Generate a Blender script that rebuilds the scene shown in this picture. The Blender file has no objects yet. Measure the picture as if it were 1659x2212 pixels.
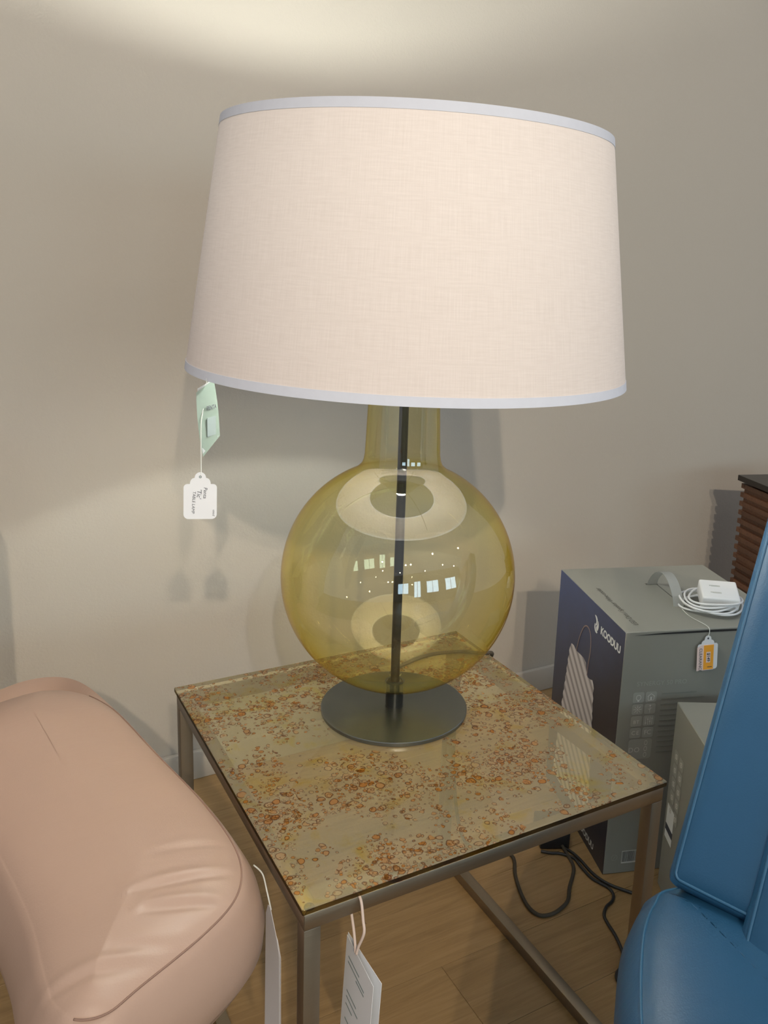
import bpy, bmesh, math, random
from mathutils import Vector, Matrix

sc = bpy.context.scene
F = 0.4985                      # height of the glass table top above the floor
PI = math.pi

# ---------------------------------------------------------------- camera
cam_d = bpy.data.cameras.new('camera')
cam = bpy.data.objects.new('camera', cam_d)
sc.collection.objects.link(cam)
cam_d.sensor_fit = 'VERTICAL'
cam_d.sensor_height = 36.0
cam_d.lens = 1854.42 / 2212 * 36.0
cam_d.shift_x = -110.0 / 2212
cam_d.shift_y = -110.0 / 2212
cam_d.clip_start = 0.02
_r = Vector((0.86427373, -0.50132175, 0.04132098))
_u = Vector((0.07272676, 0.20581658, 0.9758844))
_w = Vector((0.49773662, 0.8404261, -0.21434137))
cam.matrix_world = Matrix(((_r.x, _u.x, -_w.x, -0.5829), (_r.y, _u.y, -_w.y, -0.7639),
                           (_r.z, _u.z, -_w.z, 0.6901 + F), (0, 0, 0, 1)))
sc.camera = cam

# ---------------------------------------------------------------- view, world, room lights
sc.view_settings.view_transform = 'Standard'
sc.view_settings.look = 'None'
sc.view_settings.exposure = 0.0
sc.view_settings.gamma = 1.0
sc.view_settings.use_curve_mapping = False
world = bpy.data.worlds.new('showroom_ambient')
sc.world = world
world.use_nodes = True
world.node_tree.nodes['Background'].inputs[0].default_value = (0.86, 0.90, 1.0, 1)
world.node_tree.nodes['Background'].inputs[1].default_value = 0.44

def spot(name, loc, target, watts, size_deg, color, radius=0.03, blend=0.5):
    d = bpy.data.lights.new(name, 'SPOT')
    d.energy = watts; d.spot_size = math.radians(size_deg); d.color = color
    d.shadow_soft_size = radius; d.spot_blend = blend
    o = bpy.data.objects.new(name, d); sc.collection.objects.link(o)
    o.location = loc
    o.rotation_euler = (Vector(target) - Vector(loc)).to_track_quat('-Z', 'Y').to_euler()
    return o
spot('ceiling_spotlight', (-1.39, -3.25, 2.30 + F), (0.35, 0.7, 0.45 + F), 240, 46, (1.0, 0.83, 0.64))
spot('ceiling_spotlight', (-1.045, -3.33, 2.30 + F), (0.35, 0.7, 0.45 + F), 165, 46, (1.0, 0.83, 0.64))

# further ceiling spots of the showroom, seen only as sparkles in the glass
for (x, y) in ((-2.6, -2.2), (-2.4, -4.4), (-0.2, -4.9), (0.5, -2.6), (1.4, -4.2), (2.3, -2.3), (2.8, -4.8), (-3.6, -3.4)):
    d = bpy.data.lights.new('ceiling_lamp', 'POINT'); d.energy = 5.0; d.color = (1.0, 0.84, 0.62); d.shadow_soft_size = 0.045
    o = bpy.data.objects.new('ceiling_lamp', d); sc.collection.objects.link(o); o.location = (x, y, 2.32 + F)

# ---------------------------------------------------------------- helpers
COL = sc.collection
MATS = {}

def new_mat(name):
    m = bpy.data.materials.new(name); m.use_nodes = True
    nt = m.node_tree
    return m, nt, nt.nodes['Principled BSDF'], nt.nodes['Material Output']

def N(nt, typ, **kw):
    n = nt.nodes.new(typ)
    for k, v in kw.items():
        if k in n.inputs.keys() if isinstance(k, str) else False:
            n.inputs[k].default_value = v
        else:
            setattr(n, k, v)
    return n

def math_node(nt, op, a=None, b=None, c=None, clamp=False):
    n = nt.nodes.new('ShaderNodeMath'); n.operation = op; n.use_clamp = clamp
    for i, v in enumerate((a, b, c)):
        if v is None: continue
        if isinstance(v, (int, float)): n.inputs[i].default_value = v
        else: nt.links.new(v, n.inputs[i])
    return n.outputs[0]

def mixc(nt, fac, a, b, blend='MIX'):
    n = nt.nodes.new('ShaderNodeMix'); n.data_type = 'RGBA'; n.blend_type = blend
    for sock, v in ((n.inputs[0], fac), (n.inputs[6], a), (n.inputs[7], b)):
        if isinstance(v, (int, float)): sock.default_value = v
        elif isinstance(v, tuple): sock.default_value = (*v, 1) if len(v) == 3 else v
        else: nt.links.new(v, sock)
    return n.outputs[2]

def mapping(nt, scale=(1, 1, 1), rot=(0, 0, 0), coord='Object'):
    tc = nt.nodes.new('ShaderNodeTexCoord'); mp = nt.nodes.new('ShaderNodeMapping')
    mp.inputs['Scale'].default_value = scale; mp.inputs['Rotation'].default_value = rot
    nt.links.new(tc.outputs[coord], mp.inputs[0])
    return mp.outputs[0]

def noise(nt, vec, scale, detail=3, rough=0.5, dist=0.0):
    n = nt.nodes.new('ShaderNodeTexNoise')
    n.inputs['Scale'].default_value = scale; n.inputs['Detail'].default_value = detail
    n.inputs['Roughness'].default_value = rough; n.inputs['Distortion'].default_value = dist
    nt.links.new(vec, n.inputs['Vector'])
    return n.outputs['Fac']

def ramp(nt, fac, stops):
    n = nt.nodes.new('ShaderNodeValToRGB')
    while len(n.color_ramp.elements) < len(stops): n.color_ramp.elements.new(0.5)
    for e, (p, c) in zip(n.color_ramp.elements, stops):
        e.position = p; e.color = (*c, 1)
    nt.links.new(fac, n.inputs[0])
    return n.outputs[0]

def bump(nt, bsdf, height, strength, dist):
    b = nt.nodes.new('ShaderNodeBump'); b.inputs['Strength'].default_value = strength
    b.inputs['Distance'].default_value = dist
    nt.links.new(height, b.inputs['Height']); nt.links.new(b.outputs[0], bsdf.inputs['Normal'])

def plain(name, col, rough=0.5, metal=0.0, spec=0.5, var=0.08, scale=30, bump_s=0.0, bump_d=0.001, bscale=200):
    """colour with slight procedural variation"""
    if name in MATS: return MATS[name]
    m, nt, p, out = new_mat(name)
    v = mapping(nt)
    f = noise(nt, v, scale, 4)
    lo = tuple(max(0, c * (1 - var)) for c in col); hi = tuple(min(1, c * (1 + var)) for c in col)
    nt.links.new(mixc(nt, f, lo, hi), p.inputs['Base Color'])
    p.inputs['Roughness'].default_value = rough; p.inputs['Metallic'].default_value = metal
    p.inputs['Specular IOR Level'].default_value = spec
    if bump_s: bump(nt, p, noise(nt, v, bscale, 5), bump_s, bump_d)
    MATS[name] = m
    return m

def obj(name, me, parent=None, mats=(), smooth=None, loc=None):
    o = bpy.data.objects.new(name, me)
    COL.objects.link(o)
    for m in (mats if isinstance(mats, (list, tuple)) else [mats]):
        if m is not None and m.name not in [x.name for x in me.materials if x]: me.materials.append(m)
    if parent: o.parent = parent
    if loc is not None: o.location = loc
    if smooth is True:
        me.polygons.foreach_set('use_smooth', [True] * len(me.polygons))
    elif smooth:
        me.polygons.foreach_set('use_smooth', [True] * len(me.polygons))
        me.set_sharp_from_angle(angle=math.radians(smooth))
    me.update()
    return o

def tag(o, label=None, cat=None, group=None, kind=None):
    if label: o['label'] = label
    if cat: o['category'] = cat
    if group: o['group'] = group
    if kind: o['kind'] = kind
    return o

def empty(name, loc, label, cat, group=None, rz=0.0):
    o = bpy.data.objects.new(name, None); o.empty_display_size = 0.05
    COL.objects.link(o); o.location = loc; o.rotation_euler = (0, 0, rz)
    return tag(o, label, cat, group)

def to_mesh(bm, name='mesh'):
    me = bpy.data.meshes.new(name); bm.normal_update(); bm.to_mesh(me); bm.free(); return me

def box_bm(x0, x1, y0, y1, z0, z1, bev=0.0, seg=2):
    bm = bmesh.new()
    vs = [bm.verts.new((x, y, z)) for z in (z0, z1) for y in (y0, y1) for x in (x0, x1)]
    for f in ((0, 2, 3, 1), (4, 5, 7, 6), (0, 1, 5, 4), (1, 3, 7, 5), (3, 2, 6, 7), (2, 0, 4, 6)):
        bm.faces.new([vs[i] for i in f])
    if bev: bmesh.ops.bevel(bm, geom=list(bm.edges), offset=bev, segments=seg, profile=0.5, affect='EDGES')
    return bm

def box(*a, bev=0.0, seg=2): return to_mesh(box_bm(*a, bev=bev, seg=seg))

def lathe(profile, n=96, close=False):
    """profile of (r, z); r = 0 makes a pole"""
    bm = bmesh.new(); rings = []
    for r, z in profile:
        if r < 1e-7: rings.append([bm.verts.new((0, 0, z))])
        else: rings.append([bm.verts.new((r * math.cos(2 * PI * k / n), r * math.sin(2 * PI * k / n), z)) for k in range(n)])
    pairs = list(zip(rings, rings[1:])) + ([(rings[-1], rings[0])] if close else [])
    for a, b in pairs:
        for k in range(n):
            k2 = (k + 1) % n
            if len(a) == 1 and len(b) == 1: continue
            if len(a) == 1: bm.faces.new((a[0], b[k2], b[k]))
            elif len(b) == 1: bm.faces.new((a[k], a[k2], b[0]))
            else: bm.faces.new((a[k], a[k2], b[k2], b[k]))
    bmesh.ops.recalc_face_normals(bm, faces=bm.faces)
    return to_mesh(bm)

def catmull(pts, per=8, closed=False):
    pts = [Vector(p) for p in pts]; out = []; n = len(pts)
    rng = range(n) if closed else range(n - 1)
    for i in rng:
        if closed: p0, p1, p2, p3 = pts[i - 1], pts[i], pts[(i + 1) % n], pts[(i + 2) % n]
        else: p0, p1, p2, p3 = pts[max(i - 1, 0)], pts[i], pts[i + 1], pts[min(i + 2, n - 1)]
        for k in range(per):
            t = k / per
            out.append(0.5 * ((2 * p1) + (p2 - p0) * t + (2 * p0 - 5 * p1 + 4 * p2 - p3) * t * t + (3 * p1 - p0 - 3 * p2 + p3) * t ** 3))
    if not closed: out.append(pts[-1].copy())
    return out

def tube(points, rad, n=8, closed=False, flat=None):
    """tube along points; flat = (width, thickness) makes a ribbon-like section"""
    bm = bmesh.new(); rings = []; m = len(points)
    prev = None
    for i, p in enumerate(points):
        a = points[i - 1] if (i > 0 or closed) else p
        b = points[(i + 1) % m] if (i < m - 1 or closed) else p
        t = (Vector(b) - Vector(a)).normalized()
        if prev is None:
            h = Vector((0, 0, 1)) if abs(t.z) < 0.9 else Vector((1, 0, 0))
            prev = (h - t * h.dot(t)).normalized()
        else: prev = (prev - t * prev.dot(t)).normalized()
        s = t.cross(prev)
        r = rad(i / max(1, m - 1)) if callable(rad) else rad
        rings.append([bm.verts.new(Vector(p) + prev * (r * math.cos(2 * PI * k / n)) + s * (r * math.sin(2 * PI * k / n))) for k in range(n)])
    prs = list(zip(rings, rings[1:])) + ([(rings[-1], rings[0])] if closed else [])
    for a, b in prs:
        for k in range(n): bm.faces.new((a[k], a[(k + 1) % n], b[(k + 1) % n], b[k]))
    if not closed:
        bm.faces.new(rings[0][::-1]); bm.faces.new(rings[-1])
    bmesh.ops.recalc_face_normals(bm, faces=bm.faces)
    return to_mesh(bm)

def poly_slab(outline, th, holes=None):
    """flat outline in local XY, thickness th along +Z"""
    bm = bmesh.new()
    top = [bm.verts.new((x, y, th)) for x, y in outline]
    bot = [bm.verts.new((x, y, 0)) for x, y in outline]
    n = len(outline)
    bm.faces.new(top); bm.faces.new(bot[::-1])
    for k in range(n): bm.faces.new((bot[k], bot[(k + 1) % n], top[(k + 1) % n], top[k]))
    bmesh.ops.recalc_face_normals(bm, faces=bm.faces)
    bmesh.ops.triangulate(bm, faces=[f for f in bm.faces if len(f.verts) > 4])
    return to_mesh(bm)

def text_mesh(s, size, align='LEFT', spacing=1.0, offset=0.0, shear=0.0):
    cu = bpy.data.curves.new('lettering', 'FONT'); cu.body = s; cu.size = size
    cu.align_x = align; cu.align_y = 'CENTER'; cu.space_character = spacing; cu.offset = offset; cu.shear = shear
    cu.resolution_u = 3
    o = bpy.data.objects.new('lettering_tmp', cu); COL.objects.link(o)
    bpy.context.view_layer.update()
    me = bpy.data.meshes.new_from_object(o.evaluated_get(bpy.context.evaluated_depsgraph_get()))
    bpy.data.objects.remove(o); bpy.data.curves.remove(cu)
    return me

def frame_mat(origin, xdir, ydir):
    x = Vector(xdir).normalized(); y = Vector(ydir); y = (y - x * y.dot(x)).normalized(); z = x.cross(y)
    o = Vector(origin)
    return Matrix(((x.x, y.x, z.x, o.x), (x.y, y.y, z.y, o.y), (x.z, y.z, z.z, o.z), (0, 0, 0, 1)))

def join_meshes(items):
    """items: (mesh, matrix); returns one mesh, materials dropped"""
    bm = bmesh.new()
    for me, mx in items:
        t = me.copy(); t.transform(mx); bm.from_mesh(t); bpy.data.meshes.remove(t)
    return to_mesh(bm)

def offset_ring(pts, inset):
    n = len(pts); out = []
    for i in range(n):
        a, b = pts[i - 1], pts[(i + 1) % n]
        t = (b - a).normalized(); nrm = Vector((-t.y, t.x))      # inward for ccw outlines
        out.append(pts[i] + nrm * inset)
    return out

def cushion(outline, rings, dome, inner=14, disp=None, per=10, spine=None, crown=(0.010, 0.014, 0.014)):
    """closed ccw outline (xy), rings of (inset, z) from below to the rim, then a dome towards the middle"""
    base = [Vector((p.x, p.y)) for p in catmull([(x, y, 0) for x, y in outline], per, True)]
    area = sum(base[i - 1].x * base[i].y - base[i].x * base[i - 1].y for i in range(len(base)))
    if area < 0: base.reverse()
    n = len(base); bm = bmesh.new(); rows = []
    for ins, z in rings:
        rows.append([bm.verts.new((p.x, p.y, z)) for p in offset_ring(base, ins)])
    last_ins, last_z = rings[-1]
    rim = offset_ring(base, last_ins)
    c = sum(rim, Vector((0, 0))) / n
    # spine: the centre line of the shape keeps long cushions from pinching
    for k in range(1, inner + 1):
        t = k / inner
        row = []
        for p in rim:
            tgt = c
            if spine:
                s0_, s1_ = Vector(spine[0]), Vector(spine[1]); dv = s1_ - s0_
                tgt = s0_ + dv * max(0, min(1, (p - s0_).dot(dv) / dv.length_squared))
            q = p.lerp(tgt, t * 0.995)
            row.append(bm.verts.new((q.x, q.y, last_z + dome * math.sin(t * PI / 2))))
        rows.append(row)
    for a, b in zip(rows, rows[1:]):
        for k in range(n): bm.faces.new((a[k], a[(k + 1) % n], b[(k + 1) % n], b[k]))
    bm.faces.new(rows[-1]); bm.faces.new(rows[0][::-1])
    # crown: height grows smoothly with the distance from the seam
    zr = max(z for ins, z in rings if ins <= 0.0045)
    ctl = [(q.x, q.y) for q in base[::3]]
    segs = [(a[0], a[1], b[0] - a[0], b[1] - a[1], (b[0] - a[0]) ** 2 + (b[1] - a[1]) ** 2) for a, b in zip(ctl, ctl[1:] + ctl[:1])]
    def edge_dist(x, y):
        best = 1e9
        for ax, ay, vx, vy, ll in segs:
            t = ((x - ax) * vx + (y - ay) * vy) / ll
            t = 0.0 if t < 0 else (1.0 if t > 1 else t)
            dx, dy = x - ax - vx * t, y - ay - vy * t
            dd = dx * dx + dy * dy
            if dd < best: best = dd
        return math.sqrt(best)
    for row_ in rows[len([1 for ins, z in rings if ins <= 0.0045]):]:
        for v in row_:
            d = edge_dist(v.co.x, v.co.y)
            v.co.z = zr + crown[0] * (1 - math.exp(-max(0.0, d - 0.003) / crown[1])) + crown[2] * (1 - math.exp(-d / 0.07))
    if disp:
        for v in bm.verts: v.co.z += disp(v.co)
    bmesh.ops.recalc_face_normals(bm, faces=bm.faces)
    return to_mesh(bm), base

# ---------------------------------------------------------------- materials
def wall_material():
    m, nt, p, out = new_mat('painted_plaster_wall')
    v = mapping(nt)
    big = noise(nt, v, 2.2, 3)
    nt.links.new(mixc(nt, big, (0.445, 0.415, 0.362), (0.475, 0.440, 0.385)), p.inputs['Base Color'])
    p.inputs['Roughness'].default_value = 0.75; p.inputs['Specular IOR Level'].default_value = 0.25
    h = math_node(nt, 'ADD', noise(nt, v, 170, 3, 0.6), math_node(nt, 'MULTIPLY', noise(nt, v, 60, 2), 0.7))
    bump(nt, p, h, 0.35, 0.002)
    return m
M_wall = wall_material()
M_base = plain('painted_baseboard', (0.43, 0.40, 0.35), 0.5, var=0.03)

def plank_material():
    m, nt, p, out = new_mat('oak_vinyl_plank')
    oi = nt.nodes.new('ShaderNodeObjectInfo')
    tc = nt.nodes.new('ShaderNodeTexCoord')
    add = nt.nodes.new('ShaderNodeVectorMath'); add.operation = 'MULTIPLY_ADD'
    nt.links.new(oi.outputs['Random'], add.inputs[0]); add.inputs[1].default_value = (37, 11, 5)
    nt.links.new(tc.outputs['Object'], add.inputs[2])
    mp = nt.nodes.new('ShaderNodeMapping'); mp.inputs['Scale'].default_value = (2.2, 30, 1)
    nt.links.new(add.outputs[0], mp.inputs[0])
    g = noise(nt, mp.outputs[0], 3.0, 6, 0.62, 0.8)
    mp2 = nt.nodes.new('ShaderNodeMapping'); mp2.inputs['Scale'].default_value = (1.5, 9, 1)
    nt.links.new(add.outputs[0], mp2.inputs[0])
    g2 = noise(nt, mp2.outputs[0], 2.2, 4, 0.55, 1.2)
    c = ramp(nt, g, [(0.25, (0.22, 0.135, 0.055)), (0.5, (0.31, 0.20, 0.087)), (0.75, (0.39, 0.26, 0.125))])
    c = mixc(nt, math_node(nt, 'MULTIPLY', g2, 0.5), c, (0.23, 0.145, 0.062))
    tone = math_node(nt, 'MULTIPLY_ADD', oi.outputs['Random'], 0.30, 0.85)
    hs = nt.nodes.new('ShaderNodeHueSaturation'); nt.links.new(tone, hs.inputs['Value']); nt.links.new(c, hs.inputs['Color'])
    nt.links.new(hs.outputs[0], p.inputs['Base Color'])
    p.inputs['Roughness'].default_value = 0.42
    bump(nt, p, g, 0.12, 0.0006)
    return m
M_plank = plank_material()

def brushed(name, col, rough=0.32):
    m, nt, p, out = new_mat(name)
    v = mapping(nt, (6, 300, 300)); f = noise(nt, v, 4, 3)
    nt.links.new(mixc(nt, f, tuple(c * 0.85 for c in col), col), p.inputs['Base Color'])
    p.inputs['Metallic'].default_value = 0.92
    nt.links.new(math_node(nt, 'MULTIPLY_ADD', f, 0.18, rough - 0.05), p.inputs['Roughness'])
    return m
M_steel = brushed('brushed_nickel_tube', (0.33, 0.275, 0.205), 0.36)
M_bronze = plain('dark_bronze_metal', (0.036, 0.038, 0.036), 0.30, 0.6, 0.5, 0.15, 60)
M_disc = plain('blackened_steel_base', (0.20, 0.212, 0.20), 0.27, 0.9, 0.5, 0.1, 25)

def thin_glass(name, tint, edge_power=1.0, refl=1.6):
    """hand-blown thin glass: tinted see-through wall with mirror reflection that grows at grazing angles"""
    m, nt, p, out = new_mat(name); nt.nodes.remove(p)
    lw = nt.nodes.new('ShaderNodeLayerWeight'); lw.inputs['Blend'].default_value = 0.5
    face = lw.outputs['Facing']
    f5 = math_node(nt, 'POWER', face, 5.0)
    fr = math_node(nt, 'MULTIPLY_ADD', f5, 0.62, 0.04 * refl, clamp=True)
    cosv = math_node(nt, 'MAXIMUM', math_node(nt, 'SUBTRACT', 1.0, face), 0.12)
    path = math_node(nt, 'DIVIDE', edge_power, cosv)
    cols = nt.nodes.new('ShaderNodeCombineColor')
    for i, t in enumerate(tint):
        nt.links.new(math_node(nt, 'POWER', t, path), cols.inputs[i])
    tr = nt.nodes.new('ShaderNodeBsdfTransparent'); nt.links.new(cols.outputs[0], tr.inputs[0])
    gl = nt.nodes.new('ShaderNodeBsdfAnisotropic') if False else nt.nodes.new('ShaderNodeBsdfGlossy')
    gl.inputs['Roughness'].default_value = 0.015
    mx = nt.nodes.new('ShaderNodeMixShader')
    nt.links.new(fr, mx.inputs[0]); nt.links.new(tr.outputs[0], mx.inputs[1]); nt.links.new(gl.outputs[0], mx.inputs[2])
    nt.links.new(mx.outputs[0], out.inputs[0])
    return m
M_amber = thin_glass('amber_blown_glass', (0.985, 0.935, 0.63), 0.62, 3.4)

def speckled_glass():
    m, nt, p, out = new_mat('rust_speckled_glass'); nt.nodes.remove(p)
    v = mapping(nt)
    nz = nt.nodes.new('ShaderNodeTexNoise'); nz.inputs['Scale'].default_value = 60; nz.inputs['Detail'].default_value = 2
    nt.links.new(v, nz.inputs['Vector'])
    def warp(amount):
        w = nt.nodes.new('ShaderNodeVectorMath'); w.operation = 'MULTIPLY_ADD'
        nt.links.new(nz.outputs['Color'], w.inputs[0]); w.inputs[1].default_value = (amount,) * 3
        nt.links.new(v, w.inputs[2]); return w.outputs[0]
    fill = ring = None
    cluster = noise(nt, v, 9.0, 3, 0.6, 0.6)
    for sc_, rmax, amt, keep, seed in ((58, 0.42, 0.008, 0.50, 0.0), (40, 0.34, 0.010, 0.60, 0.31), (105, 0.42, 0.005, 0.47, 0.77), (72, 0.46, 0.016, 0.52, 1.31), (150, 0.42, 0.004, 0.50, 2.11)):
        mp = nt.nodes.new('ShaderNodeMapping'); mp.inputs['Location'].default_value = (seed, seed * 0.7, 0)
        nt.links.new(warp(amt), mp.inputs[0])
        vo = nt.nodes.new('ShaderNodeTexVoronoi'); vo.voronoi_dimensions = '2D'
        vo.inputs['Scale'].default_value = sc_; vo.inputs['Randomness'].default_value = 0.95
        nt.links.new(mp.outputs[0], vo.inputs['Vector'])
        sep = nt.nodes.new('ShaderNodeSeparateColor'); nt.links.new(vo.outputs['Color'], sep.inputs[0])
        # a cell carries a spot where its random number plus the cluster field is high
        gate = math_node(nt, 'GREATER_THAN', math_node(nt, 'ADD', math_node(nt, 'MULTIPLY', sep.outputs[0], 0.36), math_node(nt, 'MULTIPLY_ADD', cluster, 1.3, -0.15)), keep + 0.24)
        rr = math_node(nt, 'MULTIPLY', math_node(nt, 'MULTIPLY_ADD', sep.outputs[1], 0.75, 0.25), rmax)
        dd = math_node(nt, 'SUBTRACT', rr, vo.outputs['Distance'])          # > 0 inside
        inside = math_node(nt, 'MULTIPLY', math_node(nt, 'MULTIPLY', dd, 14.0, clamp=True), gate)
        rg = math_node(nt, 'SUBTRACT', 1.0, math_node(nt, 'MULTIPLY', math_node(nt, 'ABSOLUTE', math_node(nt, 'SUBTRACT', dd, 0.05)), 14.0), clamp=True)
        rg = math_node(nt, 'MULTIPLY', rg, gate)
        strength = math_node(nt, 'MULTIPLY_ADD', sep.outputs[2], 0.6, 0.4)
        inside = math_node(nt, 'MULTIPLY', inside, strength)
        fill = inside if fill is None else math_node(nt, 'MAXIMUM', fill, inside)
        ring = rg if ring is None else math_node(nt, 'MAXIMUM', ring, rg)
    patch = ramp(nt, noise(nt, v, 16, 4, 0.65, 1.0), [(0.52, (0, 0, 0)), (0.72, (1, 1, 1))])
    fine = noise(nt, v, 420, 3, 0.7)
    ground = mixc(nt, patch, (0.83, 0.75, 0.52), (0.82, 0.66, 0.17))
    ground = mixc(nt, math_node(nt, 'MULTIPLY', fine, 0.2), ground, (0.45, 0.38, 0.22))
    col = mixc(nt, math_node(nt, 'MULTIPLY', fill, 0.95), ground, (0.40, 0.145, 0.008))
    col = mixc(nt, math_node(nt, 'MULTIPLY', ring, 0.95), col, (0.085, 0.022, 0.002))
    cover = math_node(nt, 'ADD', math_node(nt, 'MULTIPLY', math_node(nt, 'MAXIMUM', fill, ring), 0.35), 0.22, clamp=True)
    tr = nt.nodes.new('ShaderNodeBsdfTransparent'); nt.links.new(col, tr.inputs[0])
    di = nt.nodes.new('ShaderNodeBsdfDiffuse'); nt.links.new(col, di.inputs[0])
    body = nt.nodes.new('ShaderNodeMixShader')
    nt.links.new(cover, body.inputs[0]); nt.links.new(tr.outputs[0], body.inputs[1]); nt.links.new(di.outputs[0], body.inputs[2])
    lw = nt.nodes.new('ShaderNodeLayerWeight'); lw.inputs['Blend'].default_value = 0.5
    fr = math_node(nt, 'MULTIPLY', math_node(nt, 'MULTIPLY_ADD', math_node(nt, 'POWER', lw.outputs['Facing'], 5.0), 0.95, 0.05), 1.1, clamp=True)
    gl = nt.nodes.new('ShaderNodeBsdfGlossy'); gl.inputs['Roughness'].default_value = 0.03
    mx = nt.nodes.new('ShaderNodeMixShader')
    nt.links.new(fr, mx.inputs[0]); nt.links.new(body.outputs[0], mx.inputs[1]); nt.links.new(gl.outputs[0], mx.inputs[2])
    nt.links.new(mx.outputs[0], out.inputs[0])
    return m
M_speck = speckled_glass()

def simple_clear(name, tint, refl=0.06):
    m, nt, p, out = new_mat(name); nt.nodes.remove(p)
    v = mapping(nt)
    tr = nt.nodes.new('ShaderNodeBsdfTransparent')
    nt.links.new(mixc(nt, noise(nt, v, 40, 2), tint, tuple(c * 0.95 for c in tint)), tr.inputs[0])
    gl = nt.nodes.new('ShaderNodeBsdfGlossy'); gl.inputs['Roughness'].default_value = 0.05
    mx = nt.nodes.new('ShaderNodeMixShader'); mx.inputs[0].default_value = refl
    nt.links.new(tr.outputs[0], mx.inputs[1]); nt.links.new(gl.outputs[0], mx.inputs[2]); nt.links.new(mx.outputs[0], out.inputs[0])
    return m
M_clear = simple_clear('clear_glass_underside', (0.96, 0.96, 0.90), 0.03)
M_edge = simple_clear('amber_glass_edge', (0.22, 0.16, 0.05), 0.10)
M_bumper = simple_clear('clear_silicone', (0.62, 0.68, 0.62), 0.12)

def fabric_shade():
    m, nt, p, out = new_mat('linen_lampshade'); nt.nodes.remove(p)
    tc = nt.nodes.new('ShaderNodeTexCoord')
    def mp(s):
        n = nt.nodes.new('ShaderNodeMapping'); n.inputs['Scale'].default_value = s
        nt.links.new(tc.outputs['UV'], n.inputs[0]); return n.outputs[0]
    warp_ = noise(nt, mp((1500, 40, 1)), 1.0, 4, 0.6)
    weft = noise(nt, mp((60, 800, 1)), 1.0, 4, 0.6)
    slub = noise(nt, mp((500, 4, 1)), 1.0, 3, 0.8)
    slub2 = noise(nt, mp((8, 200, 1)), 1.0, 3, 0.8)
    t = math_node(nt, 'MULTIPLY', math_node(nt, 'ADD', warp_, weft), 0.5)
    sl = math_node(nt, 'MAXIMUM', math_node(nt, 'MULTIPLY_ADD', slub, 4.0, -2.45, clamp=True), math_node(nt, 'MULTIPLY_ADD', slub2, 4.0, -2.45, clamp=True))
    col = ramp(nt, t, [(0.32, (0.70, 0.625, 0.58)), (0.62, (0.78, 0.705, 0.66))])
    col = mixc(nt, math_node(nt, 'MULTIPLY', sl, 0.28), col, (0.60, 0.52, 0.45))
    df = nt.nodes.new('ShaderNodeBsdfDiffuse'); nt.links.new(col, df.inputs[0])
    tl = nt.nodes.new('ShaderNodeBsdfTranslucent'); nt.links.new(col, tl.inputs[0])
    mx = nt.nodes.new('ShaderNodeMixShader'); mx.inputs[0].default_value = 0.016
    nt.links.new(df.outputs[0], mx.inputs[1]); nt.links.new(tl.outputs[0], mx.inputs[2])
    nt.links.new(mx.outputs[0], out.inputs[0])
    return m
M_shade = fabric_shade()
M_trim = plain('white_shade_tape', (0.66, 0.69, 0.77), 0.8, var=0.04, scale=90)

def leather(name, lo, hi, rough, pebble=480, bs=0.10):
    m, nt, p, out = new_mat(name)
    v = mapping(nt)
    nt.links.new(mixc(nt, noise(nt, v, 7, 4), lo, hi), p.inputs['Base Color'])
    p.inputs['Roughness'].default_value = rough
    vo = nt.nodes.new('ShaderNodeTexVoronoi'); vo.inputs['Scale'].default_value = pebble; nt.links.new(v, vo.inputs['Vector'])
    crease = noise(nt, mapping(nt, (9, 30, 9)), 2.0, 5, 0.6, 0.8)
    h = math_node(nt, 'ADD', math_node(nt, 'MULTIPLY', vo.outputs['Distance'], 0.5), math_node(nt, 'MULTIPLY', crease, 3.0))
    bump(nt, p, h, bs, 0.0015)
    return m
M_pink = leather('pale_pink_leather', (0.40, 0.272, 0.207), (0.44, 0.305, 0.236), 0.46)
M_blue = leather('deep_blue_leather', (0.012, 0.064, 0.136), (0.015, 0.078, 0.165), 0.42)
M_bluepipe = plain('blue_piping', (0.022, 0.098, 0.19), 0.5, var=0.1)
M_pinkpipe = plain('pink_seam_thread', (0.26, 0.16, 0.12), 0.8, var=0.1)
M_walnut = None
def walnut():
    m, nt, p, out = new_mat('walnut_wood')
    oi = nt.nodes.new('ShaderNodeObjectInfo')
    v = mapping(nt, (4, 40, 40)); g = noise(nt, v, 4, 5, 0.6, 0.6)
    c = ramp(nt, g, [(0.3, (0.085, 0.036, 0.018)), (0.7, (0.17, 0.078, 0.04))])
    hs = nt.nodes.new('ShaderNodeHueSaturation'); nt.links.new(math_node(nt, 'MULTIPLY_ADD', oi.outputs['Random'], 0.6, 0.7), hs.inputs['Value']); nt.links.new(c, hs.inputs['Color'])
    nt.links.new(hs.outputs[0], p.inputs['Base Color']); p.inputs['Roughness'].default_value = 0.5
    return m
M_walnut = walnut()
M_darkwood = plain('dark_stained_top', (0.020, 0.014, 0.011), 0.3, var=0.2)
M_black = plain('black_plastic', (0.012, 0.012, 0.013), 0.45, var=0.15)
M_oldcord = plain('brown_fabric_cord', (0.045, 0.036, 0.024), 0.75, var=0.2, scale=200)
M_paper = plain('white_card', (0.80, 0.82, 0.84), 0.7, var=0.02)
M_papergreen = plain('pale_green_leaflet', (0.40, 0.50, 0.44), 0.6, var=0.05)
M_ink = plain('dark_ink', (0.05, 0.055, 0.07), 0.7, var=0.1)
M_greyink = plain('grey_print', (0.22, 0.27, 0.27), 0.95, var=0.1)
M_carton = plain('grey_green_carton', (0.262, 0.265, 0.230), 0.55, var=0.05, scale=12)
M_white = plain('white_plastic', (0.82, 0.83, 0.83), 0.35, var=0.02)
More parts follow.
